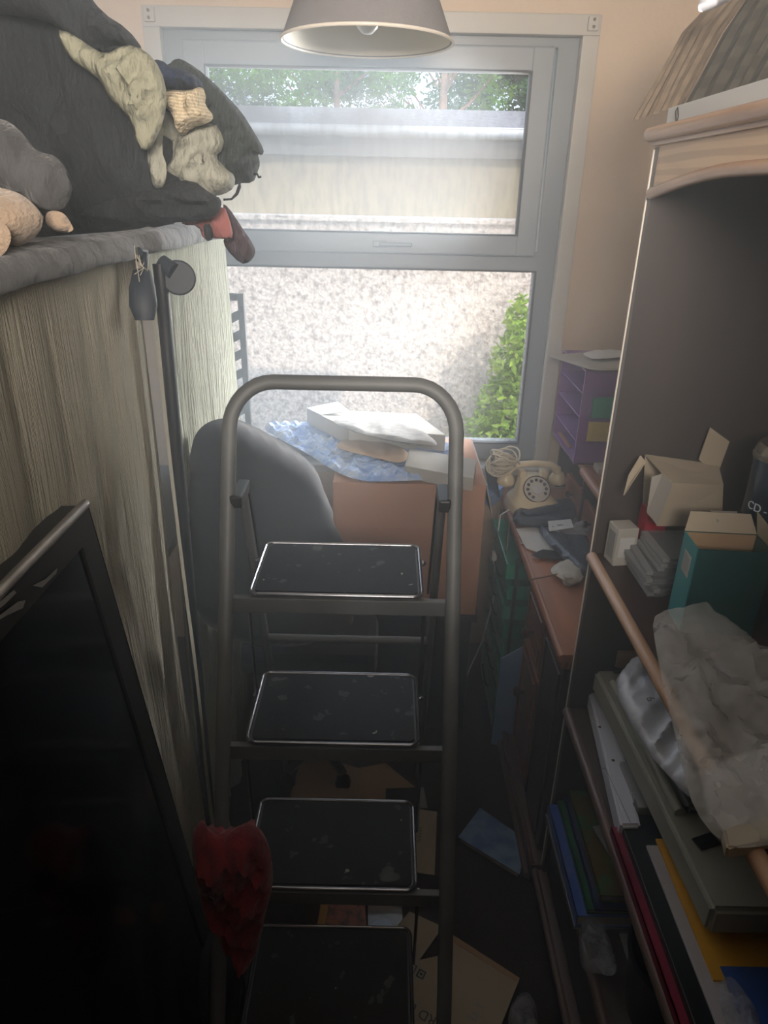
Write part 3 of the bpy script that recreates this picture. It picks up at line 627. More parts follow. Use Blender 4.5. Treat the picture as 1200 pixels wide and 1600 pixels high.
# near end of the rack top
garment('grey_fleece', [(-90, 170), (5, 185), (28, 200), (45, 225), (62, 238), (88, 243), (98, 262), (110, 285), (108, 305), (98, 332), (70, 332), (30, 300), (-90, 290)], 'greycloth', .98,
        'grey fleece lying over the beige plush nearest the camera', 'fleece', thick=.05, width=.06, folds=.018, fk=8, seed=17)
pl = thing('plush_toy', 'beige plush soft toy lying on the near end of the rack', 'soft toy', (-.6, .9, 1.7))
def plush(px, y, name, **k):
    o = puff(name, px, 'plush', vy(y), parent=pl, **k); o.matrix_parent_inverse = Matrix.Translation(-Vector(pl.location)); return o
plush([(-60, 285), (5, 292), (38, 305), (58, 325), (70, 350), (52, 375), (20, 390), (-60, 400)], .90, 'body', thick=.06, width=.07, folds=.006, fk=8, seed=1)
plush([(70, 335), (80, 328), (100, 332), (112, 350), (116, 362), (90, 364), (72, 352)], .96, 'paw', thick=.025, width=.03, folds=.004, seed=2)
plush([(-40, 345), (5, 345), (20, 368), (10, 395), (-10, 408), (-40, 410)], .84, 'ear', thick=.015, width=.03, folds=.004, seed=4)
plush([(-30, 406), (10, 408), (34, 412), (34, 420), (-30, 428)], .86, 'foot', thick=.012, width=.012, folds=.002, seed=4)

# ------------------------------------------------------------------ left foreground: leaning flat screen, red fleece
scr = thing('flat_television', 'large dark flat television standing on its edge against the cream cover', 'television', (-.40, .8, 0))
def lean(x, y, z): return Vector((-.365 - .05*z/1.33, y, z))
top_n = at(-60, 990, X=-.415); 
TVP = ((-.415, .9, 1.33), Vector((1, 0, .0376)).normalized())
c_top = at(130, 790, plane=TVP); c_bot = at(338, 1500, plane=TVP); 
d_up = (c_top - c_bot).normalized(); d_y = Vector((0, 1, 0)); nrm = d_y.cross(d_up).normalized()
if nrm.x < 0: nrm = -nrm
d_y = (d_y - d_up*0).normalized()
L = .75; zb_ = .02
c_bot = c_top + (c_bot - c_top)*((c_top.z - zb_)/(c_top.z - c_bot.z))
A, B_, Cc, D = c_top, c_bot, c_bot - d_y*L, c_top - d_y*L
b = MB(); b.prism([A, B_, Cc, D], -nrm*.035); chl(b, 'back_shell', 'blackplastic', scr)
def fr(p, q, w, inward, name, m, h=.006):
    b = MB(); b.prism([p, q, q + inward*w, p + inward*w], nrm*h); chl(b, name, m, scr)
e_up = (A-B_).normalized()
fr(D + Vector((0,0,0)), A, .045, -e_up, 'bezel', 'frameg'); fr(A - e_up*.045, B_, .045, -d_y, 'bezel', 'frameg'); fr(B_ - d_y*.045, Cc, .04, e_up, 'bezel', 'frameg')
b = MB(); b.prism([A - e_up*.045 - d_y*.045, B_ - d_y*.045 + e_up*.04, Cc + e_up*.04, D - e_up*.045], nrm*.002); chl(b, 'screen', 'screen', scr)
b = MB(); b.tube([D + nrm*.004 + e_up*.003, A + nrm*.004 + e_up*.003], .007, 8); chl(b, 'silver_edge', 'silver', scr, smooth=60)
b = MB(); b.tube([A + nrm*.004 + d_y*.002, B_ + nrm*.004 + d_y*.002], .0025, 6); chl(b, 'side_trim', 'frameg', scr, smooth=60)
def tape(px):
    o = slab('torn_tape', px, 'silver', (TVP[0] + Vector((.008, 0, 0)) if False else Vector(TVP[0]) + nrm*.0095, nrm), .001, scr); o.matrix_parent_inverse = Matrix.Translation(-Vector(scr.location)); return o
tape([(0, 940), (22, 922), (26, 926), (8, 944), (0, 950)]); tape([(0, 962), (30, 940), (40, 938), (36, 950), (10, 962), (0, 968)]); tape([(52, 915), (72, 905), (90, 888), (88, 896), (66, 918)])
o = puff('crimson_fleece', [(300, 1292), (318, 1290), (330, 1305), (345, 1315), (362, 1300), (392, 1298), (415, 1312), (426, 1345), (427, 1385), (415, 1425), (408, 1462), (398, 1498), (382, 1508), (360, 1490), (340, 1450), (318, 1415), (306, 1372), (299, 1330)],
         'redcloth', vy(.85), thick=.034, width=.04, folds=.034, fk=26, fdir=(1, .35), ang=.3, seed=21, step=.007)
tag(o, 'crumpled bright red fleece hanging between the television and the ladder', 'fleece')
o = puff('black_bag', [(300, 1480), (340, 1470), (370, 1500), (385, 1540), (390, 1640), (200, 1640), (210, 1560), (250, 1520)], 'darkcloth', vy(1.0), thick=.07, width=.08, folds=.02, fk=8, seed=9)
tag(o, 'limp black bag on the floor below the red fleece', 'bag')

# ------------------------------------------------------------------ by the window, left: slatted rack, chair
sr = thing('slatted_rack', 'dark narrow slatted rack standing left of the window pane', 'rack', (-.5, 2.32, 0))
b = MB(); b.box(-.478, -.458, 2.30, 2.32, 0, 1.45, bev=.003); chl(b, 'upright', 'blackplastic', sr)
b = MB(); b.box(-.62, -.60, 2.30, 2.32, 0, 1.45, bev=.003); chl(b, 'upright', 'blackplastic', sr)
b = MB(); b.box(-.60, -.478, 2.30, 2.32, 1.43, 1.45); chl(b, 'top_rail', 'blackplastic', sr)
for i in range(10):
    z = 1.37 - i*.062; b = MB(); b.prism([(-.60, 2.305, z-.06), (-.478, 2.305, z), (-.478, 2.305, z+.030), (-.60, 2.305, z-.030)], (0, .010, 0)); chl(b, 'slat', 'blackplastic', sr)

chr_ = thing('office_chair', 'dark upholstered chair with a rounded back left of the carton', 'chair', (-.32, 1.9, 0))
o = puff('backrest', [(298, 800), (297, 740), (299, 690), (315, 664), (345, 652), (375, 655), (420, 678), (465, 705), (495, 732), (508, 775), (520, 815), (540, 850), (545, 930), (540, 1010), (300, 1010)], 'chairfab', ((-.43, 1.50, 1), (.80, -.60, 0)), thick=.05, width=.06, folds=.002, fk=3, seed=1, parent=chr_, step=.03)
o.matrix_parent_inverse = Matrix.Translation(-Vector(chr_.location))
b = MB(); b.box(-.42, -.01, 1.70, 1.94, .43, .52, bev=.03); chl(b, 'seat', 'chairfab', chr_)
b = MB(); b.tube([(-.20, 1.82, .08), (-.20, 1.82, .43)], .025, 12); chl(b, 'gas_column', 'ladderdark', chr_, smooth=60)
for k in range(5):
    a = k*2*PI/5 + .3; b = MB(); b.tube([(-.20, 1.82, .09), (-.20+.15*math.cos(a), 1.82+.15*math.sin(a), .065)], [.022, .015], 8); l = chl(b, 'leg', 'ladderdark', chr_, smooth=60)
    b = MB(); b.lathe([(.001, -.012), (.024, -.012), (.026, 0), (.024, .012), (.001, .012)], 16, Matrix.Translation((-.20+.15*math.cos(a), 1.82+.15*math.sin(a), .027)) @ Matrix.Rotation(PI/2, 4, 'X'))
    chl(b, 'caster', 'ladderdark', chr_)

# ------------------------------------------------------------------ carton at the window with its load
ct = thing('cardboard_carton', 'large reddish-brown cardboard carton below the window', 'carton', (.07, 2.17, .50))
b = MB(); b.box(-.155, .305, 1.96, 2.40, .50, .955); chl(b, 'body', 'carton', ct)
b = MB(); b.prism([(.305, 1.96, .955), (.305, 2.40, .955), (.33, 2.38, .85), (.335, 1.98, .84)], (.003, 0, .002)); chl(b, 'flap', 'offwhite', ct)
dk = thing('storage_box', 'dark storage box under the reddish-brown carton', 'box', (.08, 2.15, 0))
b = MB(); b.box(-.15, .30, 1.98, 2.42, 0, .47, bev=.01); chl(b, 'body', 'blackplastic', dk)
b = MB(); b.box(-.165, .315, 1.965, 2.435, .465, .50, bev=.006); chl(b, 'lid', 'bluegreyplastic', dk)
o = puff('blue_wrapped_sheets', [(408, 668), (430, 663), (470, 660), (560, 655), (640, 652), (690, 690), (720, 712), (735, 742), (690, 748), (620, 752), (560, 752), (520, 735), (480, 708), (440, 688)], 'bluefilm', hz(.967), thick=.012, width=.02, folds=.016, fk=26, fdir=(1, .3), ang=.5, seed=4, back=.4, sm=1, step=.009)
tag(o, 'crinkled blue plastic-wrapped sheets spread over the top of the carton', 'plastic sheet')
b = MB(); P_ = lambda u, v, z: at(u, v, Z=z)
wb = thing('long_white_box', 'long pale cardboard box lying askew on the blue sheets', 'box', P_(530, 680, .985))
f = [P_(480, 655, 1.0), P_(545, 688, 1.0), P_(695, 698, 1.0), P_(650, 664, 1.0)]
base = [Vector((p.x, p.y, .985)) for p in f]
b = MB(); b.prism([base[0]+Vector((0,0,0)), base[1], base[2], base[3]], (0, 0, .055)); chl(b, 'body', 'offwhite', wb)
e0 = base[0]+Vector((0,0,.055)); e1 = base[1]+Vector((0,0,.055))
b = MB(); b.prism([e0, e0+(e1-e0)*.35, e0+(e1-e0)*.35+Vector((.10, .01, .012)), e0+Vector((.11, .02, .02))], (0, 0, .0025)); chl(b, 'lid_flap', 'white', wb)
o = puff('folded_newspaper', [(512, 655), (560, 650), (600, 655), (648, 665), (694, 698), (650, 694), (590, 684), (545, 672)], 'greypaper', hz(1.05), thick=.006, width=.01, folds=.004, fk=10, seed=6)
tag(o, 'grey folded newspaper on the long pale box', 'newspaper')
o = puff('kraft_envelope', [(528, 690), (560, 682), (600, 690), (642, 704), (632, 726), (590, 716), (525, 701)], 'carton2', hz(.998), thick=.005, width=.01, folds=.004, fk=14, seed=7)
tag(o, 'crumpled brown envelope in front of the long pale box', 'envelope')
pb = slab('white_file_box', None, 'offwhite', hz(1.0), .04, world=[P_(640, 700, 1.0), P_(745, 718, 1.0), P_(740, 748, 1.0), P_(632, 728, 1.0)], bev=.002)
tag(pb, 'white flat box at the right end of the carton top', 'box')
o = slab('blue_card', [(600, 655), (636, 652), (660, 672), (640, 668)], 'bluesheet', hz(1.0), .002); tag(o, 'pale blue card sticking up behind the newspaper', 'card')

# ------------------------------------------------------------------ stepladder
ld = thing('step_ladder', 'tall grey steel stepladder with four black treads and a hooped handrail', 'stepladder', (-.09, 1.0, 0))
def ry_(z): return 1.185 + .447*(z-1.035)
xl, xr = -.305, .138
rp = []
rp.append(Vector((xl, ry_(.02), .02))); rp.append(Vector((xl, ry_(1.30), 1.30)))
for k in range(0, 9):
    a = PI - k*PI/2/8; rp.append(Vector((xl+.085 + .085*math.cos(a), 0, 1.325 + .085*math.sin(a))))
for k in range(0, 9):
    a = PI/2 - k*PI/2/8; rp.append(Vector((xr-.085 + .085*math.cos(a), 0, 1.325 + .085*math.sin(a))))
rp.append(Vector((xr, 0, 1.30))); rp.append(Vector((xr, 0, .02)))
for p in rp: p.y = ry_(p.z)
b = MB(); b.tube(rp, .0148, 14, up=(0, -1, .447), flat=.75); chl(b, 'handrail_frame', 'ladder', ld, smooth=60)
for x in (xl, xr):
    b = MB(); b.tube([(x, ry_(0), 0), (x, ry_(.04), .04)], .019, 12); chl(b, 'rubber_foot', 'ladderdark', ld, smooth=40)
for s, x in ((-1, -.288), (1, .118)):
    b = MB(); b.tube([(x, 1.315, 1.20), (x+s*.012, 1.74, .02)], .012, 8, flat=.8); chl(b, 'rear_leg', 'ladder', ld, smooth=60)
    b = MB(); b.box(x-.012, x+.012, ry_(1.2)-.012, ry_(1.2)+.08, 1.185, 1.21, bev=.004); chl(b, 'hinge_bracket', 'ladderdark', ld)
    b = MB(); b.tube([(x-s*.01, 1.33, 1.19), (x-s*.01, 1.44, .89)], .006, 6, flat=.5); chl(b, 'brace', 'ladderdark', ld)
for z in (.72, .30):
    y = 1.315 + (1.20-z)*.36; b = MB(); b.tube([(-.29, y, z), (.12, y, z)], .010, 8); chl(b, 'cross_bar', 'ladder', ld, smooth=60)
def rrect(x0, x1, y0, y1, r, z, n=6):
    out = []
    for cx, cy, a0 in ((x1-r, y1-r, 0), (x0+r, y1-r, PI/2), (x0+r, y0+r, PI), (x1-r, y0+r, 3*PI/2)):
        out += [Vector((cx + r*math.cos(a0 + k*PI/2/n), cy + r*math.sin(a0 + k*PI/2/n), z)) for k in range(n+1)]
    return out
for z in (1.035, .77, .51, .25):
    y0 = ry_(z); y1 = y0 + .22; xa, xb_ = -.26, .078
    b = MB(); b.prism(rrect(xa+.004, xb_-.004, y0+.004, y1-.004, .015, z-.022), (0, 0, .016)); tr_ = chl(b, 'tread', 'ladder', ld)
    b = MB(); b.prism(rrect(xa+.008, xb_-.008, y0+.008, y1-.008, .012, z-.006), (0, 0, .005)); o = b.build('rubber_mat', 'rubber', tr_); 
    b = MB(); b.tube(rrect(xa, xb_, y0, y1, .018, z-.004), .0045, 6, closed=True); o = b.build('metal_rim', 'rim', tr_, smooth=60)
    b = MB(); b.box(xl+.006, xr-.006, y0-.004, y0+.010, z-.045, z-.012, bev=.002); chl(b, 'step_support', 'ladder', ld)
    if z > .3:
        for s, x in ((-1, xa-.006), (1, xb_+.006)):
            b = MB(); b.tube([(x, y0+.015, z-.02), (x, y0+.03, z-.27)], .0035, 6); chl(b, 'link_rod', 'rim', ld, smooth=60)
            if z != .51:
                b = MB(); b.lathe([(.001, 0), (.007, 0), (.007, .003), (.003, .008), (.001, .009)], 12, Matrix.Translation((x, y0+.15, z-.01)) @ Matrix.Rotation(s*PI/2, 4, 'Y')); chl(b, 'bolt', 'rim', ld)

# ------------------------------------------------------------------ sideboard with worktop
sbd = thing('sideboard', 'low mahogany sideboard with a rounded worktop right of the ladder', 'sideboard', (.66, 1.7, 0))
b = MB(); b.box(.432, .90, 1.385, 2.43, .735, .760, bev=.006); b.tube([(.434, 1.385, .7475), (.434, 2.43, .7475)], .0125, 10); chl(b, 'worktop', 'woodtop', sbd, smooth=40)
b = MB(); b.tube([(.440, 1.392, .722), (.440, 1.90, .722)], .009, 8); b.box(.442, .9, 1.392, 1.90, .712, .735); chl(b, 'moulding', 'wood', sbd, smooth=40)
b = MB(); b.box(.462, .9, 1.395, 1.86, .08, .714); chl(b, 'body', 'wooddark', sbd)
def front(y0, y1, z0, z1, name, m, knob=None):
    b = MB(); b.box(.446, .463, y0, y1, z0, z1, bev=.005); d = chl(b, name, m, sbd)
    b = MB(); ring2 = [(y0+.03, z0+.03), (y1-.03, z0+.03), (y1-.03, z1-.03), (y0+.03, z1-.03)]
    b.tube([(.445, a, c) for a, c in ring2], .004, 6, closed=True); b.build('panel_moulding', m, d)
    if knob:
        b = MB(); b.lathe([(.006, 0), (.007, .010), (.016, .018), (.017, .026), (.010, .033), (.001, .034)], 18, Matrix.Translation((.446, knob[0], knob[1])) @ Matrix.Rotation(-PI/2, 4, 'Y')); b.build('knob', 'wooddark', d, smooth=60)
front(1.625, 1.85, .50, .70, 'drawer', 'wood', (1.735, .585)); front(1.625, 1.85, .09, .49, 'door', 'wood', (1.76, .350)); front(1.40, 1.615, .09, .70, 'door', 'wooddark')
b = MB(); b.box(.425, .9, 1.37, 1.89, .0, .07, bev=.008); b.tube([(.432, 1.375, .062), (.432, 1.90, .062)], .010, 8); b.tube([(.422, 1.375, .02), (.422, 1.90, .02)], .012, 8); chl(b, 'plinth', 'lipw', sbd, smooth=40)
b = MB(); b.box(.84, .9, 1.9, 2.43, 0, .735); chl(b, 'end_panel', 'wooddark', sbd)

# green tray tower under the worktop
tt = thing('tray_tower', 'black tower of green plastic trays under the far worktop', 'tray tower', (.5, 2.1, 0))
b = MB(); b.box(.415, .425, 1.93, 1.94, 0, .72); b.box(.415, .425, 2.305, 2.315, 0, .72); b.box(.70, .72, 1.93, 2.315, 0, .72); b.box(.415, .72, 1.93, 2.315, 0, .02); b.box(.43, .72, 1.93, 2.315, .71, .72); chl(b, 'frame', 'blackplastic', tt)
for i in range(9):
    z = .04 + i*.075; dx = random.uniform(0, .022); b = MB()
    b.box(.388+dx, .396+dx, 1.95, 2.295, z, z+.055, bev=.003); b.box(.396+dx, .69, 1.95, 1.954, z, z+.05); b.box(.396+dx, .69, 2.291, 2.295, z, z+.05); b.box(.396+dx, .69, 1.954, 2.291, z, z+.004); tr_ = chl(b, 'tray', 'tray', tt)
    b = MB(); b.tube([(.386+dx, 2.05, z+.028), (.376+dx, 2.06, z+.03), (.376+dx, 2.17, z+.03), (.386+dx, 2.18, z+.028)], .003, 6); b.build('handle', 'blackplastic', tr_)
b = MB(); b.prism([(.392, 1.915, .002), (.455, 1.893, .002), (.462, 1.893, .43), (.395, 1.918, .36)], (.002, -.004, 0)); tag(b.build('blue_board', 'bluesheet'), 'pale blue card standing between the sideboard and the green trays', 'card')

# telephone
ph = thing('rotary_telephone', 'ivory rotary dial telephone on the far end of the worktop', 'telephone', (.512, 2.235, .760), R(6))
b = bmesh.new(); secs = [(0, .078, .082, 0), (.004, .083, .088, 0), (.030, .083, .088, .0), (.038, .079, .084, .002), (.060, .060, .062, .012), (.090, .052, .044, .024), (.108, .047, .034, .032), (.113, .040, .028, .034)]
rings = []
for z, hx, hy, oy in secs:
    rr = []
    for k in range(40):
        a = k*2*PI/40; c_, s_ = math.cos(a), math.sin(a); e = .55 if z < .05 else .7
        rr.append(b.verts.new((math.copysign(abs(c_)**e, c_)*hx, math.copysign(abs(s_)**e, s_)*hy + oy, z)))
    rings.append(rr)
for A_, Bb in zip(rings, rings[1:]):
    for k in range(40): b.faces.new((A_[k], A_[(k+1) % 40], Bb[(k+1) % 40], Bb[k]))
b.faces.new(rings[0][::-1]); b.faces.new(rings[-1])
x = MB(); x.b.free(); x.b = b; x.build('body', 'ivory', ph, smooth=50)
dm = Matrix.Translation((0, -.028, .084)) @ Matrix.Rotation(R(52), 4, 'X')
b = MB(); b.lathe([(.001, -.006), (.045, -.006), (.046, .003), (.043, .006), (.001, .006)], 40, dm); dial = b.build('dial', 'dialgrey', ph, smooth=40)
b = MB(); b.lathe([(.0185, .0062), (.0185, .009), (.001, .010)], 30, dm, cap=False); b.build('dial_centre', 'white', dial)
b = MB()
for k in range(10):
    a = R(-30) + k*R(30); b.lathe([(.0058, .006), (.0058, .0072), (.0001, .0072)], 14, dm @ Matrix.Translation((.032*math.cos(a), .032*math.sin(a), 0)), cap=False)
b.build('finger_holes', 'dialdark', dial)
b = MB(); b.tube([(.046*math.cos(k*PI/20), .046*math.sin(k*PI/20), 0) for k in range(40)], .002, 6, closed=True)
for v in b.b.verts: v.co = dm @ (v.co + Vector((0, 0, .005)))
b.build('dial_ring', 'dialdark', dial, smooth=60)
b = MB(); b.box(-.042, .042, -.0905, -.087, .010, .026, bev=.003); b.build('number_strip', 'dialdark', ph)
for s in (-1, 1):
    b = MB(); b.box(s*.038-.012, s*.038+.012, .012, .052, .108, .132, bev=.006); b.build('cradle', 'ivory', ph)
hp = thing; b = MB()
b.tube([(-.088, .034, .112), (-.085, .034, .133), (-.06, .034, .150), (0, .034, .156), (.06, .034, .150), (.085, .034, .133), (.088, .034, .112)], [.018, .019, .015, .013, .015, .019, .018], 14, flat=.8)
for s in (-1, 1): b.lathe([(.001, .082), (.027, .082), (.031, .090), (.028, .104), (.018, .120)], 26, Matrix.Translation((s*.092, .034, 0)))
b.build('handset', 'ivory', ph, smooth=50)
# tangle of cord
def tangle(name, c, r, n, rad, m, seed, label, cat, flat=.5, turns=1):
    rnd = random.Random(seed); b = MB()
    for k in range(n):
        ax = Vector((rnd.gauss(0, .5), rnd.gauss(0, .5), 1)).normalized(); u = ax.orthogonal().normalized(); w = ax.cross(u)
        cc = Vector(c) + Vector((rnd.uniform(-.3, .3)*r, rnd.uniform(-.3, .3)*r, rnd.uniform(-.2, .5)*r)); q = r*rnd.uniform(.5, 1)
        b.tube([cc + u*q*math.cos(a*PI/12) + w*q*.8*math.sin(a*PI/12) + ax*rnd.uniform(-.002, .002) for a in range(24)], rad, 6, closed=True)
    zmin = min(v.co.z for v in b.b.verts); 
    if zmin < c[2]-r*.9: pass
    return tag(b.build(name, m, None, smooth=60), label, cat)
cp = at(788, 722, Y=2.27)
tangle('coiled_cable', (cp.x, 2.27, cp.z-.012), .056, 20, .0032, 'wire', 5, 'tangled coil of beige cable left of the telephone', 'cable')
o = puff('grey_handset_case', [(770, 715), (790, 708), (806, 722), (800, 742), (782, 744), (770, 733)], 'ivory', vy(2.29), thick=.018, width=.02, folds=.004, seed=3); tag(o, 'small beige adaptor wrapped in the cable coil', 'adaptor')
bk = thing('standing_folder', 'grey-blue box file on the worktop edge left of the cable coil', 'file', (.40, 2.38, .76))
b = MB(); b.prism([(.345, 2.33, .745), (.375, 2.27, .745), (.43, 2.36, .745), (.40, 2.44, .745)], (0, 0, .045)); chl(b, 'box', 'bluesheet', bk)
b = MB(); b.prism([(.372, 2.34, .79), (.400, 2.26, .79), (.404, 2.262, .79), (.376, 2.342, .79)], (-.02, 0, .085)); chl(b, 'lid', 'blackplastic', bk)
b = MB(); b.tube([(.435, 2.22, .764), (.40, 2.2, .75), (.39, 2.18, .62), (.395, 2.15, .45), (.36, 2.1, .30), (.30, 2.02, .20), (.24, 1.96, .19), (.22, 1.94, .25)], .0028, 6)
tag(b.build('white_cable', 'white', None, smooth=60), 'thin white cable hanging from the worktop corner and curling below', 'cable')
b = MB(); b.tube([(.44, 2.14, .764), (.418, 2.12, .75), (.412, 2.1, .6), (.415, 2.08, .4)], .003, 6)
tag(b.build('grey_cable', 'wiredark', None, smooth=60), 'dark cable hanging straight down over the front of the worktop', 'cable')
pc_ = thing('cable_plug', 'small white plug hanging on the cable over the worktop front', 'plug', (.385, 2.17, .6))
b = MB(); b.box(.374, .392, 2.145, 2.157, .60, .635, bev=.003); chl(b, 'body', 'white', pc_)
b = MB(); b.tube([(.383, 2.151, .60), (.385, 2.150, .585)], .004, 6); chl(b, 'strain_relief', 'white', pc_)

# wallet, folders, papers on the worktop
def on_top(name, px, m, z, label, cat, h=.002): return tag(slab(name, px, m, hz(z), h), label, cat)
on_top('loose_papers', [(812, 850), (878, 838), (930, 835), (930, 790), (880, 780)], 'offwhite', .7640, 'large pale sheet lying under the wallet and tag', 'paper')
on_top('loose_papers', [(806, 826), (862, 820), (905, 858), (850, 866), (822, 856)], 'white', .7665, 'white sheet beneath the tip of the dark folded leather', 'paper')
wl = thing('leather_wallet', 'black leather wallet lying in front of the telephone', 'wallet', tuple(at(850, 800, Z=.77)))
o = puff('body', [(803, 800), (812, 790), (870, 782), (895, 780), (902, 790), (900, 812), (870, 820), (822, 820), (800, 816)], 'leather', hz(.785), thick=.014, width=.012, folds=.002, fk=12, seed=3, parent=wl, sm=1); o.matrix_parent_inverse = Matrix.Translation(-Vector(wl.location))
o = puff('flap', [(806, 800), (850, 790), (898, 782), (900, 792), (860, 800), (830, 806)], 'leather', hz(.802), thick=.004, width=.006, folds=.001, seed=5, parent=wl, sm=1); o.matrix_parent_inverse = Matrix.Translation(-Vector(wl.location))
o = puff('leather_pouch', [(838, 826), (850, 822), (862, 832), (890, 838), (925, 840), (925, 905), (905, 896), (880, 872), (858, 850)], 'leather', hz(.783), thick=.012, width=.012, folds=.004, fk=10, seed=8, sm=1)
tag(o, 'dark blue leather pouch under the white tag', 'pouch')
tgm = slab('paper_tag', [(856, 814), (892, 811), (896, 824), (858, 830)], 'white', hz(.802), .001); tag(tgm, 'white swing tag with a punched hole on the leather pouch', 'tag')
b = MB(); c = at(864, 823, Z=.8025); b.lathe([(.0028, 0), (.0028, .0004), (.0001, .0004)], 12, Matrix.Translation(c)); b.build('hole', 'ink', tgm)
b = MB(); b.box(0, .020, 0, .010, 0, .0004, basis(at(872, 822, Z=.8022), at(885, 820, Z=.8)-at(872, 822, Z=.8), (0, 1, 0))); b.build('printed_code', 'bookgrey', tgm)
o = puff('plastic_wrapper', [(895, 815), (928, 813), (928, 828), (905, 830), (892, 822)], 'crinkle', hz(.80), thick=.006, width=.01, folds=.006, fk=30, seed=2); tag(o, 'crumpled clear wrapper right of the white tag', 'wrapper')
on_top('black_scrap', [(830, 866), (848, 858), (880, 862), (895, 872), (868, 874), (838, 870)], 'blackfile', .772, 'torn black scrap of film below the pouch', 'scrap')
ad_ = thing('power_adaptor', 'beige power adaptor with a short brown lead on the bare worktop', 'adaptor', tuple(at(885, 890, Z=.76)))
o = puff('body', [(858, 892), (868, 880), (890, 876), (912, 882), (912, 908), (890, 912), (870, 900)], 'greybox', hz(.777), thick=.012, width=.012, folds=.003, seed=6, parent=ad_, sm=1); o.matrix_parent_inverse = Matrix.Translation(-Vector(ad_.location))
c = at(887, 906, Z=.775); b = MB(); b.box(c.x-.012, c.x+.012, c.y-.014, c.y+.012, .762, .790, bev=.004); chl(b, 'plug', 'offwhite', ad_)
b = MB(); b.tube([at(826, 906, Z=.767), at(850, 902, Z=.768), at(880, 895, Z=.785), at(910, 890, Z=.79)], .0022, 6); chl(b, 'lead', 'wiredark', ad_, smooth=60)

# raised shelf unit on the worktop and the purple organiser
ru = thing('desk_riser', 'small mahogany shelf unit standing on the worktop behind the telephone', 'shelf unit', (.75, 2.15, .76))
b = MB(); b.box(.63, .90, 1.86, 2.46, .95, .968); chl(b, 'top_board', 'wood', ru)
b = MB(); b.tube([(.628, 2.27, .962), (.628, 2.46, .962)], .015, 12); chl(b, 'rounded_lip', 'woodtop', ru, smooth=50)
b = MB(); b.tube([(.628, 1.86, .962), (.628, 2.08, .962)], .015, 12); chl(b, 'rounded_lip', 'woodtop', ru, smooth=50)
b = MB(); b.box(.64, .90, 1.86, 1.875, .76, .95); chl(b, 'side_panel', 'wooddark', ru)
for y_ in (2.445, 2.10):
    b = MB(); b.box(.64, .90, y_, y_+.015, .76, .95); chl(b, 'side_panel', 'wooddark', ru)
for y0 in (1.882, 2.122):
    b = MB(); b.box(.645, .66, y0, y0+.212, .77, .86, bev=.003); d = chl(b, 'drawer', 'wood', ru)
    b = MB(); b.lathe([(.004, 0), (.005, .008), (.012, .014), (.011, .022), (.001, .026)], 16, Matrix.Translation((.645, y0+.106, .82)) @ Matrix.Rotation(-PI/2, 4, 'Y')); b.build('knob', 'wooddark', d, smooth=60)
og = thing('letter_organiser', 'purple pigeonhole organiser with green and yellow drawers', 'organiser', (.68, 2.2, .97))
b = MB(); b.box(.605, .80, 2.12, 2.124, .97, 1.268); b.box(.796, .80, 2.12, 2.44, .97, 1.268); b.box(.605, .80, 2.436, 2.44, .97, 1.268)
for z in (.97, 1.04, 1.12, 1.195, 1.265): b.box(.605, .80, 2.12, 2.44, z, z+.004)
chl(b, 'carcass', 'purple', og)
b = MB(); b.box(.601, .606, 2.118, 2.124, .97, 1.27); chl(b, 'front_edge', 'bagfilm' if False else 'purple', og)
b = MB(); b.box(.635, .75, 2.112, 2.120, 1.125, 1.19, bev=.002); chl(b, 'green_panel', 'green', og)
b = MB(); b.box(.632, .75, 2.112, 2.120, 1.050, 1.113, bev=.002); chl(b, 'yellow_panel', 'yellow', og)
o = puff('loose_papers', [(853, 556), (880, 553), (940, 550), (990, 551), (990, 576), (930, 580), (906, 572), (880, 564)], 'offwhite', hz(1.276), thick=.004, width=.01, folds=.003, fk=8, seed=2); tag(o, 'loose pale papers lying on top of the purple organiser', 'paper')
o = puff('loose_papers', [(908, 552), (930, 547), (990, 550), (990, 556), (930, 562), (918, 558)], 'white', hz(1.29), thick=.004, width=.01, folds=.003, fk=8, seed=5); tag(o, 'curled white sheet uppermost on the purple organiser', 'paper')
b = MB(); b.box(.66, .80, 2.04, 2.10, .968, .985, bev=.002); tag(b.build('paper_pad', 'offwhite'), 'narrow pale pad lying in front of the purple organiser', 'pad')

# ------------------------------------------------------------------ bookcase
bc = thing('bookcase', 'tall dark bookcase with a pine cornice and arched apron on the right', 'bookcase', (.68, .85, 0))
Y0 = .22
b = MB(); b.box(.455, .90, 1.352, 1.372, 0, 1.83); sp = chl(b, 'side_panel', 'panel', bc)
b = MB(); b.box(.4525, .4555, 1.3695, 1.3727, .07, 1.826); o = b.build('lit_edge_strip', 'edgewhite', sp); o['label'] = 'pale strip painted as window light on the panel edge'  # window light along the panel's front edge, painted as a pale strip
b = MB(); b.box(.455, .90, Y0, Y0+.02, 0, 1.83); chl(b, 'side_panel', 'panel', bc)
b = MB(); b.box(.885, .90, Y0+.02, 1.352, .05, 1.82); chl(b, 'back_panel', 'panel', bc)
b = MB(); b.box(.450, .90, Y0-.02, 1.380, 1.832, 1.842, bev=.002); b.tube([(.447, Y0-.02, 1.850), (.447, 1.384, 1.850)], .0115, 12); b.box(.447, .90, Y0-.02, 1.384, 1.842, 1.862, bev=.004); chl(b, 'cornice', 'pinelip', bc, smooth=40)
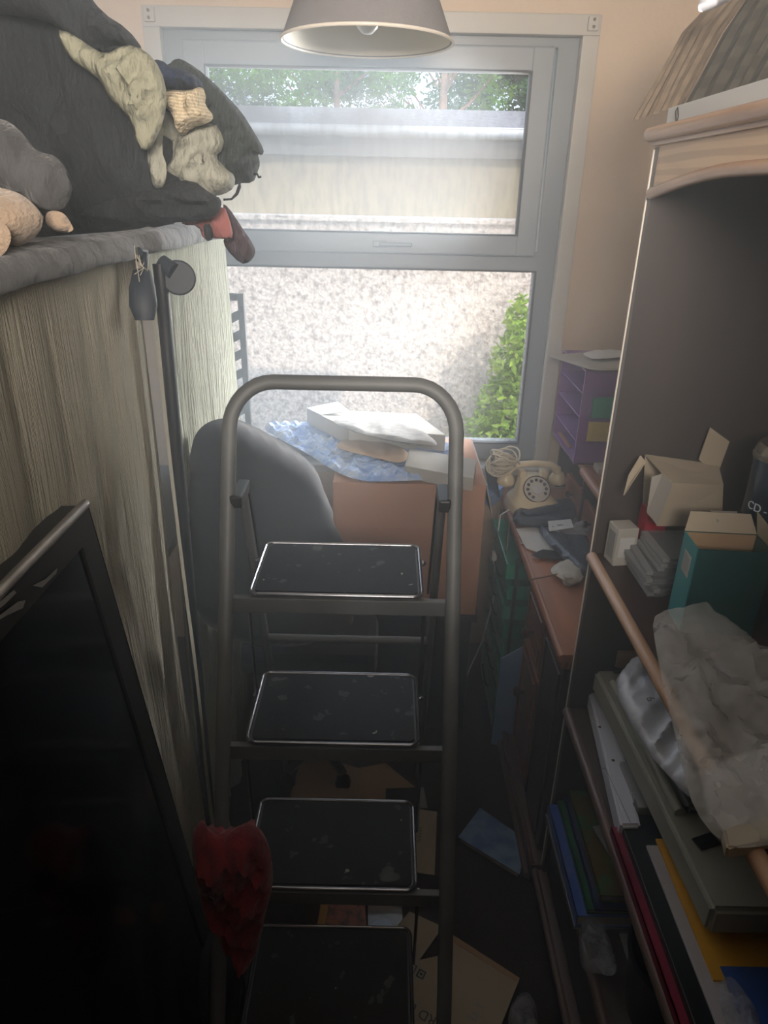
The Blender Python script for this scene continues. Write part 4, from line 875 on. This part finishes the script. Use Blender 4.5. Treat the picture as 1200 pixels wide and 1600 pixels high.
# apron with an arched lower edge
ys = [1.352 - (1.352-Y0-.02)*i/40 for i in range(41)]
def arch(y):
    t = (1.352 - y); L_ = 1.352-Y0-.02; e = min(t, L_-t)
    return 1.757 + .030*math.sin(min(1, e/.34)*PI/2)
b = MB(); b.prism([(.456, 1.352, 1.832)] + [(.456, y, arch(y)) for y in ys] + [(.456, Y0+.02, 1.832)], (.014, 0, 0)); chl(b, 'apron', 'pine', bc)
b = MB(); b.tube([(.454, y, arch(y)) for y in ys], .0095, 10); chl(b, 'apron_moulding', 'pinelip', bc, smooth=60)
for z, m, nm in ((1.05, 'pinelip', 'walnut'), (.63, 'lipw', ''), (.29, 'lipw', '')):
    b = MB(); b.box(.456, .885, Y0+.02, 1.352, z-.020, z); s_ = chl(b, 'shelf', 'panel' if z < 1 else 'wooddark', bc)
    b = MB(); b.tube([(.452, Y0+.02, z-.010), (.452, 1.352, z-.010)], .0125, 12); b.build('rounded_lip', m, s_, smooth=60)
b = MB(); b.box(.462, .475, Y0+.03, 1.34, .075, .262, bev=.004); d = chl(b, 'drawer_front', 'blackfile', bc)
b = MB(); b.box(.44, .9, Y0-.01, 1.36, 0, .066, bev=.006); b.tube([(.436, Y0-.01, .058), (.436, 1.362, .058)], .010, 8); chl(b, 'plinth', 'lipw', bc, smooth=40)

# on top of the bookcase: folded bags and sheets
def tbag(px, z0, m, label, y, **k):
    o = puff('folded_paper_bag', px, m, k.pop('pl', ((.6, y, 1.9), Vector((-.45, -.6, .66)).normalized())), **k); return tag(o, label, 'paper bag')
M['bagbrown'] = mat('brown_paper_bag', (0.36, 0.28, 0.20), 0.6, var=0.15, wave=(14, 2.0, 'Y'), bump=0.4, bscale=12)
M['baggrey'] = mat('grey_paper_bag', (0.13, 0.118, 0.095), 0.6, var=0.3, wave=(12, 2.0, 'Y'), bump=0.4, bscale=12)
def fan(name, cols, N, m, label, y, amp, seed):
    """cols: pixel polylines from the bottom edge to the top edge; the sheet is pleated between the first and last."""
    rnd = random.Random(seed); pl_ = ((.6, y, 1.9), Vector((-.45, -.6, .66)).normalized()); nn = pl_[1]
    b = bmesh.new(); R_ = []
    def lerp(poly, t):
        k = min(int(t*(len(poly)-1)), len(poly)-2); f = t*(len(poly)-1)-k
        return (poly[k][0]*(1-f)+poly[k+1][0]*f, poly[k][1]*(1-f)+poly[k+1][1]*f)
    ts = [0]
    while ts[-1] < 1: ts.append(min(1, ts[-1] + rnd.uniform(.4, 1.6)/N))
    for row, poly in enumerate(cols):
        R_.append([b.verts.new(at(*lerp(poly, t), plane=pl_) + nn*amp*((1 if i % 2 else -1)*rnd.uniform(.3, 1) + t*.6)) for i, t in enumerate(ts)])
    for A_, B2 in zip(R_, R_[1:]):
        for k in range(len(ts)-1): b.faces.new((A_[k], A_[k+1], B2[k+1], B2[k]))
    bmesh.ops.solidify(b, geom=b.faces[:], thickness=.0015)
    x = MB(); x.b.free(); x.b = b; return tag(x.build(name, m), label, 'paper bag')
fan('folded_paper_bag', [[(988, 187), (1010, 184), (1040, 172), (1064, 171)], [(1022, 128), (1050, 124), (1090, 122)], [(1064, 52), (1090, 46), (1130, 48)], [(1092, 24), (1120, 10), (1160, 5)], [(1150, -30), (1180, -40), (1210, -45)]], 13, 'bagbrown', 'pale brown folded paper bag leaning foremost on the bookcase top', 1.42, .0035, 3)
fan('folded_paper_bag', [[(1064, 171), (1110, 174), (1150, 178), (1180, 181)], [(1092, 120), (1140, 112), (1178, 120), (1215, 130)], [(1130, 50), (1175, 40), (1220, 45), (1260, 60)], [(1190, -40), (1230, -50), (1260, -50), (1290, -40)]], 15, 'baggrey', 'dark grey-brown folded bags fanned beside the pale brown one', 1.36, .006, 5)
o = puff('white_plastic_bag', [(1092, 22), (1090, 8), (1100, -15), (1180, -50), (1160, -10), (1125, 10)], 'whitebag', vy(1.36), thick=.03, width=.03, folds=.012, fk=20, seed=2); tag(o, 'scrunched white plastic bag behind the folded paper bags', 'plastic bag')
pk = thing('paper_ream', 'white packet of sheets lying on the bookcase cornice under the bags', 'packet', (.6, 1.2, 1.862))
b = MB(); b.box(.475, .70, .75, 1.395, 1.863, 1.892, bev=.002); chl(b, 'body', 'white', pk)
b = MB(); b.tube([(.474, 1.345, 1.868), (.474, 1.355, 1.884), (.474, 1.348, 1.888), (.474, 1.338, 1.875), (.474, 1.34, 1.867)], .0009, 5); chl(b, 'ink_mark', 'ink', pk)

# ------------------------------------------------------------------ things on the upper shelf (z 1.05)
ZS = 1.0505
def rbox(name, m, c, size, rz, label, cat, group=None, bev=.002, lid=None):
    t = thing(name, label, cat, c, rz, group); x, y, z = size
    b = MB(); b.box(-x/2, x/2, -y/2, y/2, 0, z, bev=bev); b.build('body', m, t); return t
sb = rbox('small_carton', 'greybox', (.497, 1.318, ZS), (.045, .045, .085), .15, 'small upright grey box at the far corner of the upper shelf', 'box')
b = MB(); b.box(-.016, .016, -.0232, -.0226, .02, .065); b.build('label_patch', 'white', sb)
b = MB(); b.box(-.0232, -.0226, -.014, .014, .012, .072); b.build('label_patch', 'bookgrey', sb)
rb = rbox('red_box', 'redbox', (.556, 1.325, ZS), (.045, .035, .125), .1, 'small glossy red box standing behind the grey box', 'box')
b = MB(); b.lathe([(.011, .125), (.012, .128), (.009, .132)], 20); b.build('embossed_ring', 'redbox', rb)
# jewel cases
def jewel(loc, rz, label):
    t = thing('jewel_case', label, 'disc case', loc, rz, 'clear disc cases stacked on the upper shelf')
    b = MB(); b.box(-.071, .071, -.0625, .0625, 0, .0095, bev=.001); b.build('case', 'clear', t)
    b = MB(); b.box(-.058, .066, -.058, .058, .002, .0072); b.build('inlay', 'discs', t)
    b = MB(); b.box(-.0705, -.058, -.060, .060, .001, .0088); b.build('spine', 'bookgrey', t)
    return t
where = ['lowest in the stack', 'second from the bottom of the stack', 'third from the bottom, pushed left', 'in the middle of the stack', 'fourth from the top, slightly askew', 'third from the top of the stack', 'directly under the top case', 'topmost in the stack']
j0 = None
offs = [(.0, .0, .02), (.006, -.004, .05), (-.008, .006, .0), (-.010, .0, .04), (-.002, .008, -.03), (.014, .01, .03), (.018, .004, .0), (.020, .008, .02)]
for i, (dx, dy, a) in enumerate(offs):
    loc = (.580+dx, 1.235+dy, ZS + i*.0100); lb = 'clear disc case ' + where[i]
    if i == 0: j0 = jewel(loc, a, lb)
    else: c = copy_tree(j0); c.location = loc; c.rotation_euler = (0, 0, a); c['label'] = lb
# teal box
tb = thing('teal_box', 'open teal card box with its flaps up on the upper shelf', 'box', (.60, 1.055, ZS), R(-4))
tb.location = (.592, 1.085, ZS)
hx, hy, hh = .062, .036, .165
b = MB(); b.box(-hx, -hx+.0015, -hy, hy, 0, hh); b.build('left_side', 'teal', tb)
b = MB(); b.box(hx-.0015, hx, -hy, hy, 0, hh); b.box(-hx, hx, -hy, -hy+.0015, 0, hh); b.box(-hx, hx, hy-.0015, hy, 0, hh); b.box(-hx, hx, -hy, hy, 0, .002); b.build('body', 'tealdark', tb)
b = MB(); b.prism([(hx, -hy, hh), (hx, hy, hh), (hx-.012, hy-.004, hh+.045), (hx-.016, -hy+.012, hh+.045)], (.001, 0, 0)); b.prism([(-hx, hy, hh), (hx, hy, hh), (hx-.01, hy+.018, hh+.03), (-hx+.01, hy+.018, hh+.03)], (0, .001, 0)); b.build('flaps', 'beigecard', tb)
b = MB(); b.box(-hx+.002, hx-.002, hy-.0035, hy-.002, 0.05, hh-.001); b.box(-hx+.0017, -hx+.003, -hy+.002, hy-.002, .05, hh-.001); b.build('card_lining', 'carton2', tb)
b = MB(); b.box(-hx-.0006, -hx, -.018, .016, .100, .140); lp = b.build('price_label', 'offwhite', tb)
b = MB(); b.box(-hx-.0009, -hx-.0006, -.013, .011, .108, .134); b.build('printed_code', 'bookgrey', lp)
# open beige carton behind
oc = thing('open_carton', 'beige carton lying on its side with flaps open at the back of the shelf', 'carton', (.72, 1.28, ZS), R(0))
def cp_(pts, th, name, m): b = MB(); b.prism(pts, th); chl(b, name, m, oc)
o0 = Vector((.60, 1.20, 1.12))
tl, tr_, br_, bl_ = at(1003, 712, Y=1.34), at(1120, 735, Y=1.34), at(1120, 810, Y=1.28), at(1025, 820, Y=1.26)
cp_([at(1008, 712, Y=1.335), at(1122, 728, Y=1.335), at(1130, 760, Y=1.27), at(1050, 757, Y=1.24)], (0, 0, .003), 'top_face', 'beigecard')
cp_([at(1050, 757, Y=1.24), at(1130, 760, Y=1.27), at(1128, 822, Y=1.27), at(1026, 822, Y=1.24)], (0, .003, 0), 'side_face', 'beigecard')
cp_([at(1018, 745, Y=1.225), at(1034, 740, Y=1.225), at(1050, 756, Y=1.24), at(1026, 820, Y=1.24), at(1010, 800, Y=1.225)], (0, -.0025, 0), 'front_flap', 'offwhite')
cp_([at(1000, 712, Y=1.32), at(1008, 722, Y=1.31), at(988, 752, Y=1.28), at(974, 774, Y=1.28), at(982, 742, Y=1.30)], (.002, 0, 0), 'rear_flap', 'beigecard')
cp_([at(1008, 712, Y=1.335), at(1004, 800, Y=1.335), at(1120, 805, Y=1.335), at(1122, 728, Y=1.335)], (0, .003, 0), 'back_face', 'beigecard')
b = MB(); fl_pts = [at(1110, 668, Y=1.33), at(1140, 690, Y=1.33), at(1120, 745, Y=1.33), at(1092, 718, Y=1.33)]
b.prism(fl_pts, (0, .003, 0)); chl(b, 'raised_flap', 'beigecard', oc)
sw = thing('small_white_box', 'small white card tray behind the teal box', 'box', (.61, 1.145, ZS))
b = MB(); b.box(.588, .636, 1.130, 1.133, ZS, ZS+.17); b.box(.588, .636, 1.160, 1.163, ZS, ZS+.188); b.box(.588, .591, 1.130, 1.163, ZS, ZS+.185); b.box(.588, .636, 1.130, 1.163, ZS, ZS+.003); chl(b, 'body', 'offwhite', sw)

# disc spindles at the right edge
dt = thing('black_tub', 'large black round disc tub at the right end of the upper shelf', 'tub', (.708, 1.158, ZS))
b = MB(); b.lathe([(.067, 0), (.070, .004), (.070, .10), (.067, .104), (.001, .104)], 48); b.build('body', 'tubblack', dt, smooth=50)
b = MB(); b.lathe([(.073, .104), (.074, .108), (.069, .118), (.064, .124), (.064, .170), (.060, .176), (.001, .176)], 48); b.build('clear_dome', 'smoke', dt, smooth=50)
def curved_text(s, size, r, z, ang, m, parent, name='lettering'):
    for i, chh in enumerate(s):
        if chh == ' ': continue
        a = ang + i*size*.74/r
        text(chh, size, Matrix.Rotation(a, 4, 'Z') @ Matrix.Translation((r, 0, z)) @ Matrix.Rotation(PI/2, 4, 'Z') @ Matrix.Rotation(PI/2, 4, 'X'), m, parent)
curved_text('Black', .015, .0706, .018, R(208), 'lettering', dt); curved_text('D', .016, .0706, .048, R(214), 'lettering', dt)
sd_ = thing('disc_spindle', 'tall dark blue disc tub with a pewter lid, stacked on the black tub', 'disc tub', (.712, 1.160, ZS+.1765))
b = MB(); b.lathe([(.060, 0), (.062, .004), (.062, .112), (.060, .114), (.001, .114)], 48); b.build('sleeve', 'tubeblue', sd_, smooth=50)
b = MB(); b.lathe([(.063, .112), (.066, .114), (.066, .120), (.0635, .122), (.062, .134), (.058, .139), (.001, .140)], 48); b.build('lid', 'lid', sd_, smooth=40)
curved_text('CD-R', .021, .0622, .030, R(190), 'lettering', sd_)

# large clear bag with a parcel inside, hanging over the shelf lip
pcl = thing('padded_parcel', 'brown-edged grey parcel inside the large clear bag', 'parcel', (.53, .75, 1.06))
PB = ((.50, .70, 1.075), Vector((-.12, -.10, 1)).normalized())
o = slab('body', [(1092, 1205), (1150, 1180), (1230, 1160), (1260, 1300), (1140, 1310), (1110, 1270)], 'greydoc', PB, .004, pcl); o.matrix_parent_inverse = Matrix.Translation(-Vector(pcl.location))
o = slab('kraft_edge', [(1130, 1294), (1150, 1290), (1230, 1276), (1240, 1306), (1150, 1322), (1136, 1326)], 'beigecard', (Vector(PB[0])+Vector((0,0,.006)), PB[1]), .022, pcl, bev=.003); o.matrix_parent_inverse = Matrix.Translation(-Vector(pcl.location))
o = puff('clear_plastic_bag', [(1018, 965), (1040, 955), (1075, 948), (1105, 938), (1120, 960), (1150, 975), (1200, 1020), (1260, 1040), (1280, 1300), (1200, 1322), (1140, 1326), (1100, 1290), (1075, 1240), (1058, 1160), (1040, 1090), (1026, 1020)],
         'bagfilm', ((.50, .90, 1.105), Vector((-.10, -.12, 1)).normalized()), thick=.022, width=.05, folds=.022, fk=20, fdir=(1, .3), ang=.9, seed=4, sm=1, back=.2)
tag(o, 'large crumpled clear plastic bag spilling over the upper shelf edge', 'plastic bag')

# ------------------------------------------------------------------ middle shelf (z .63): case, scanner, white bag, files
ZM = .6305
wc = thing('white_case', 'long white plastic case with round holes on the middle shelf', 'case', (.50, 1.18, ZM))
b = MB(); tp = [at(916, 1062, Z=.675), at(948, 1060, Z=.675), at(1002, 1290, Z=.675), at(970, 1290, Z=.675)]
b.prism([Vector((p.x, p.y, ZM)) for p in tp], (0, 0, .045)); bmesh.ops.bevel(b.b, geom=b.b.edges[:], offset=.005, segments=3, affect='EDGES'); chl(b, 'body', 'casewhite', wc)
b = MB(); q = at(980, 1275, Z=.676)
for u, v in ((937, 1136), (958, 1188)):
    c = at(u, v, Z=.6757); b.lathe([(.0035, 0), (.0035, .0006), (.0001, .0006)], 14, Matrix.Translation(c))
chl(b, 'holes', 'ink', wc)
b = MB(); b.tube([at(938, 1202, Z=.676), at(946, 1200, Z=.676), at(985, 1285, Z=.676)], .0008, 5); chl(b, 'seam', 'bookgrey', wc)
b = MB(); b.tube([at(984, 1240, Z=.68), at(992, 1240, Z=.684), at(990, 1256, Z=.684), at(998, 1268, Z=.68)], .0018, 6); chl(b, 'wire_clip', 'steel', wc)
# stack under the scanner
def board_(name, x0, x1, y0, y1, z, h, m, label, cat, rz=0, bev=.002, pages=None):
    t = thing(name, label, cat, ((x0+x1)/2, (y0+y1)/2, z), rz); hx, hy = (x1-x0)/2, (y1-y0)/2
    if pages:
        b = MB(); b.box(-hx, hx, -hy, hy, 0, .002); b.box(-hx, hx, -hy, hy, h-.002, h); b.box(-hx, -hx+.002, -hy, hy, 0, h); b.build('cover', m, t)
        b = MB(); b.box(-hx+.002, hx-.004, -hy+.004, hy-.004, .0022, h-.0022); b.build('pages', pages, t)
    else:
        b = MB(); b.box(-hx, hx, -hy, hy, 0, h, bev=bev); b.build('body', m, t)
    return t
board_('crimson_binder', .448, .70, .42, .985, ZM, .020, 'crimson', 'crimson binder with its edge over the middle shelf, lowest of its pile', 'binder', pages='pages')
board_('black_ring_file', .463, .72, .40, 1.00, ZM+.0205, .016, 'blackfile', 'black file lying on the crimson binder', 'file')
gd = board_('grey_document', .492, .74, .38, .925, ZM+.037, .006, 'greydoc', 'long pale grey document between the black file and amber envelope', 'document')
board_('amber_envelope', .512, .74, .68, .935, ZM+.0435, .004, 'amber', 'amber envelope sticking out from under the scanner', 'envelope', bev=0)
board_('blue_folder', .530, .74, .42, .70, ZM+.0435, .006, 'bookblue', 'dark blue folder at the near end of the pile below the scanner', 'folder', bev=0)
o = puff('crinkled_sleeve', [(1120, 1540), (1140, 1520), (1165, 1550), (1190, 1590), (1190, 1640), (1150, 1640), (1130, 1590)], 'crinkle', hz(.70), thick=.008, width=.015, folds=.01, fk=26, seed=3); tag(o, 'glinting crinkled plastic sleeve at the bottom right', 'plastic sleeve')
board_('grey_booklet', .500, .56, 1.00, 1.12, ZM+.0005, .055, 'bookgrey', 'small stack of dark booklets between the white case and scanner', 'booklets') 
# flatbed scanner
sc = thing('flatbed_scanner', 'putty-grey flatbed scanner lying along the middle shelf', 'scanner', (.60, 1.05, .70))
SA = [at(942, 1030, Z=.775), at(1000, 1015, Z=.775)]
xa, xb2, ya, yb = .512, .80, .735, 1.335
xk = .030
b = MB()
b.prism([(xa-.018, yb, .70), (xb2, yb, .70), (xb2, ya, .70), (xa+.005, ya, .70)], (0, 0, .058)); bmesh.ops.bevel(b.b, geom=b.b.edges[:], offset=.008, segments=3, affect='EDGES'); chl(b, 'base', 'scanner', sc, smooth=40)
b = MB(); b.prism([(xa+.012, yb-.07, .758), (xb2-.01, yb-.07, .758), (xb2-.01, ya+.18, .758), (xa+.030, ya+.18, .758)], (0, 0, .022)); bmesh.ops.bevel(b.b, geom=b.b.edges[:], offset=.007, segments=3, affect='EDGES'); chl(b, 'lid', 'scannerlid', sc, smooth=40)
b = MB(); b.tube([(xa+.006, yb-.06, .765), (xa+.020, ya+.18, .765)], .010, 10); chl(b, 'ridge', 'scanner', sc, smooth=60)
b = MB(); c = at(1103, 1316, Z=.759); b.box(-.020, .020, -.012, .012, 0, .004, Matrix.Translation(c) @ Matrix.Rotation(R(20), 4, 'Z'), bev=.001); lk = chl(b, 'transit_lock', 'blackplastic', sc)
b = MB(); b.box(-.010, .010, -.002, .002, .004, .006, Matrix.Translation(c) @ Matrix.Rotation(R(20), 4, 'Z')); b.build('slider', 'bluegreyplastic', lk)
b = MB(); c = at(968, 1048, Z=.76); b.box(c.x-.015, c.x+.03, c.y-.010, c.y+.015, .757, .7595); chl(b, 'recess', 'blackplastic', sc)
b = MB(); b.box(.55, .80, .76, 1.30, .679, .700); tag(b.build('flat_carton', 'carton2'), 'flat brown carton directly beneath the scanner', 'carton')
b = MB(); b.box(.545, .66, 1.338, 1.350, .70, .80); tag(b.build('brown_card', 'carton2'), 'brown card standing behind the far end of the scanner', 'card')
# white polythene packet
wp = thing('white_polythene_packet', 'glossy white printed polythene packet on the scanner lid', 'packet', (.50, .98, .79))
WP = ((.50, .98, .835), Vector((-.25, 0, 1)).normalized())
o = puff('body', [(963, 1062), (985, 1034), (1030, 1030), (1050, 1070), (1075, 1150), (1095, 1230), (1085, 1250), (1065, 1235), (1020, 1185), (985, 1130), (966, 1090)], 'whitebag', WP, thick=.020, width=.022, folds=.010, fk=22, fdir=(1, .4), ang=.8, seed=7, parent=wp, sm=0, step=.008); o.matrix_parent_inverse = Matrix.Translation(-Vector(wp.location))
def wtext(s, size, u, v, u2, v2, m, lift=.028):
    pl_ = (Vector(WP[0])+WP[1]*lift, WP[1]); a = at(u, v, plane=pl_); c = at(u2, v2, plane=pl_)
    o = text(s, size, basis(a, c-a, WP[1].cross(c-a)), m, wp); o.matrix_parent_inverse = Matrix.Translation(-Vector(wp.location))
wtext('6', .022, 1016, 1092, 1030, 1115, 'bookgrey')

# ------------------------------------------------------------------ lower shelf (z .29): picture books
ZL = .2905
books = [('bookgrey', .008, -.020, .0, 'thin grey booklet lowest in the pile of picture books'), ('bookblue', .034, -.016, .0, 'thick royal blue picture book, second lowest in the pile'),
         ('bookgreen', .014, .006, .004, 'thin dark green book above the blue one'), ('booknavy', .012, .020, .0, 'thin navy book under the top picture book'),
         ('bookpic', .022, .030, .012, 'green pictorial hardback on top of the book pile'),]
z = ZL
for i, (m, h, dx, dy, lb) in enumerate(books):
    t = board_('picture_book', .452+dx, .66+dx, 1.03+dy, 1.335, z, h, m, lb, 'book', pages='pages'); t['group'] = 'picture books piled on the lower shelf'; z += h+.0006
board_('small_magazine', .53, .68, 1.06, 1.24, z+.0003, .005, 'cover', 'small grey-covered magazine lying on the green pictorial hardback', 'magazine', rz=.25)
o = puff('crinkled_bag', [(905, 1440), (925, 1432), (945, 1450), (965, 1500), (962, 1528), (930, 1520), (905, 1515)], 'crinkle', hz(.32), thick=.018, width=.02, folds=.014, fk=24, seed=5); tag(o, 'crinkled clear bag on the lower shelf below the books', 'plastic bag')
board_('grey_card', .52, .60, .93, 1.00, .32, .002, 'bookgrey', 'small grey card leaning by the black bin', 'card', bev=0)
bn = thing('round_bin', 'black round bin in shadow on the lower shelf', 'bin', (.575, .86, ZL))
b = MB(); b.lathe([(.075, 0), (.095, .16), (.098, .165), (.098, .172), (.092, .172), (.088, .162), (.07, .01), (.001, .008)], 40); b.build('body', 'tubblack', bn, smooth=50)

# ------------------------------------------------------------------ floor
def flat(name, px, m, z, label, cat, h=.003): return tag(slab(name, px, m, hz(z), h), label, cat)
bkf = thing('paperback', 'sea-blue paperback lying on the carpet by the sideboard plinth', 'book', tuple(at(770, 1310, Z=0)))
o = slab('cover', [(716, 1308), (750, 1262), (822, 1312), (812, 1366)], 'seacover', hz(.020), .0012, bkf); o.matrix_parent_inverse = Matrix.Translation(-Vector(bkf.location))
o = slab('pages', [(719, 1309), (751, 1265), (819, 1314), (809, 1364)], 'pages', hz(.0185), .016, bkf); o.matrix_parent_inverse = Matrix.Translation(-Vector(bkf.location))
pa, pb_ = at(740, 1312, Z=.0206), at(768, 1277, Z=.0206)
flat('brown_carton_sheet', [(572, 1010), (600, 990), (700, 962), (715, 1000), (700, 1066), (660, 1080), (585, 1060)], 'carton2', .12, 'flattened brown carton leaning behind the second tread', 'carton', .01)
flat('brown_paper', [(452, 1250), (472, 1180), (500, 1182), (560, 1200), (602, 1192), (655, 1235), (650, 1260), (610, 1262)], 'carton2', .012, 'wrinkled brown paper on the floor behind the third tread', 'paper', .004)
kb = flat('black_label_box', [(603, 1232), (652, 1230), (655, 1262), (603, 1262)], 'blackfile', .03, 'small black printed box beside the brown paper', 'box', .015)
vc = flat('printed_card', [(652, 1264), (683, 1268), (679, 1367), (649, 1362)], 'beigecard', .006, 'narrow beige printed card on the floor beside the ladder rail', 'card', .004)
a0, a1 = at(657, 1283, Z=.0066), at(653, 1328, Z=.0066)
text('VERBAL', .018, basis((a0+a1)/2, a1-a0, Vector((0, 0, 1)).cross(a1-a0)), 'ink', vc, depth=.0002)
flat('grey_strip', [(652, 1230), (662, 1230), (668, 1262), (656, 1262)], 'bookgrey', .01, 'thin grey strip above the beige printed card', 'card')
oc2 = thing('orange_booklet', 'orange patterned booklet on the floor behind the lowest tread', 'booklet', tuple(at(530, 1435, Z=.01)))
o = slab('cover', [(508, 1408), (570, 1412), (574, 1470), (496, 1466)], 'orangecover', hz(.010), .006, oc2); o.matrix_parent_inverse = Matrix.Translation(-Vector(oc2.location))
o = slab('spine_band', [(502, 1407), (514, 1408), (504, 1468), (492, 1466)], 'ochre', hz(.0108), .007, oc2); o.matrix_parent_inverse = Matrix.Translation(-Vector(oc2.location))
dsl = thing('disc_sleeve', 'dark disc in a clear sleeve beside the orange booklet', 'disc', tuple(at(605, 1435, Z=.01)))
o = slab('sleeve', [(575, 1412), (628, 1414), (630, 1470), (575, 1468)], 'clear', hz(.008), .002, dsl); o.matrix_parent_inverse = Matrix.Translation(-Vector(dsl.location))
c = at(598, 1452, Z=.0095); b = MB(); b.lathe([(.030, 0), (.030, .001), (.008, .001), (.008, 0)], 32, Matrix.Translation(c)); chl(b, 'disc', 'discs', dsl)
ph1 = flat('flattened_box', [(600, 1470), (640, 1424), (692, 1448), (655, 1500), (700, 1490), (690, 1640), (590, 1640)], 'beigecard', .010, 'cut beige box with blue logos under the ladder rail', 'box', .004)
ph2 = flat('beige_folder', [(694, 1452), (812, 1528), (768, 1640), (680, 1640)], 'beigecard', .018, 'large beige folder on the floor right of the ladder', 'folder', .006)
b = MB(); b.prism([at(694, 1452, Z=.0185), at(812, 1528, Z=.0185), at(806, 1534, Z=.0185), at(692, 1462, Z=.0185)], (0, 0, .0006)); b.build('edge_flap', 'carton2', ph2)
for u, v in ((644, 1512), (658, 1522)):
    p = at(u, v, Z=.0103); X_ = (at(u+14, v+8, Z=.0103) - p); Y_ = Vector((0, 0, 1)).cross(X_); mt_ = basis(p, X_, Y_)
    b = MB(); ring_ = [(-.008, -.009), (.008, -.009), (.008, .009), (-.008, .009)]
    b.tube([mt_ @ Vector((q[0], q[1], 0)) for q in ring_], .002, 4, closed=True); b.tube([mt_ @ Vector((-.003, 0, 0)), mt_ @ Vector((.003, 0, 0))], .0025, 4); b.build('logo', 'blueink', ph1)
p = at(658, 1583, Z=.0103); X_ = at(640, 1572, Z=.0103) - at(672, 1592, Z=.0103)
text('RD D', .032, basis(p, X_, Vector((0, 0, 1)).cross(X_)), 'ink', ph1, depth=.0002)
for k, (u, v) in enumerate(((750, 1572), (745, 1586), (738, 1592))):
    p = at(u, v, Z=.0186); X_ = at(u+14, v+8, Z=.0186) - p; mt_ = basis(p, X_, Vector((0, 0, 1)).cross(X_)); b = MB()
    for q in range(6): b.box(-.012+q*.004, -.0105+q*.004+.0008*(q % 2), -.004, .004, 0, .0003, mt_)
    b.build('printed_code', 'bookgrey', ph2)
o = puff('floor_wrapper', [(800, 1560), (820, 1548), (838, 1565), (842, 1600), (835, 1640), (795, 1640), (792, 1600)], 'crinkle', hz(.03), thick=.02, width=.02, folds=.016, fk=26, seed=8); tag(o, 'crinkled clear wrapper on the floor beside the bookcase plinth', 'wrapper')
o = puff('black_shoe', [(655, 1080), (672, 1065), (686, 1080), (682, 1105), (665, 1128), (655, 1110)], 'darkcloth', hz(.06), thick=.03, width=.03, folds=.006, seed=4); tag(o, 'black cloth shoe lying behind the ladder', 'shoe')

# ------------------------------------------------------------------ scattering volume added to imitate lens veiling glare
m = bpy.data.materials.new('lens_veil_volume'); m.use_nodes = True; n = m.node_tree; n.nodes.clear()
o_ = n.nodes.new('ShaderNodeOutputMaterial'); v_ = n.nodes.new('ShaderNodeVolumeScatter'); v_.inputs['Color'].default_value = (.80, .91, 1, 1)
v_.inputs['Density'].default_value = HAZE_DENSITY; v_.inputs['Anisotropy'].default_value = 0.42; n.links.new(v_.outputs[0], o_.inputs['Volume']); M['haze'] = m
b = MB(); b.box(XL+.01, XR-.01, 0.6, 2.46, .005, ZC-.01); hzv = b.build('lens_veil_volume', 'haze'); tag(hzv, 'scattering volume added before the window to imitate lens glare', 'haze', kind='stuff')
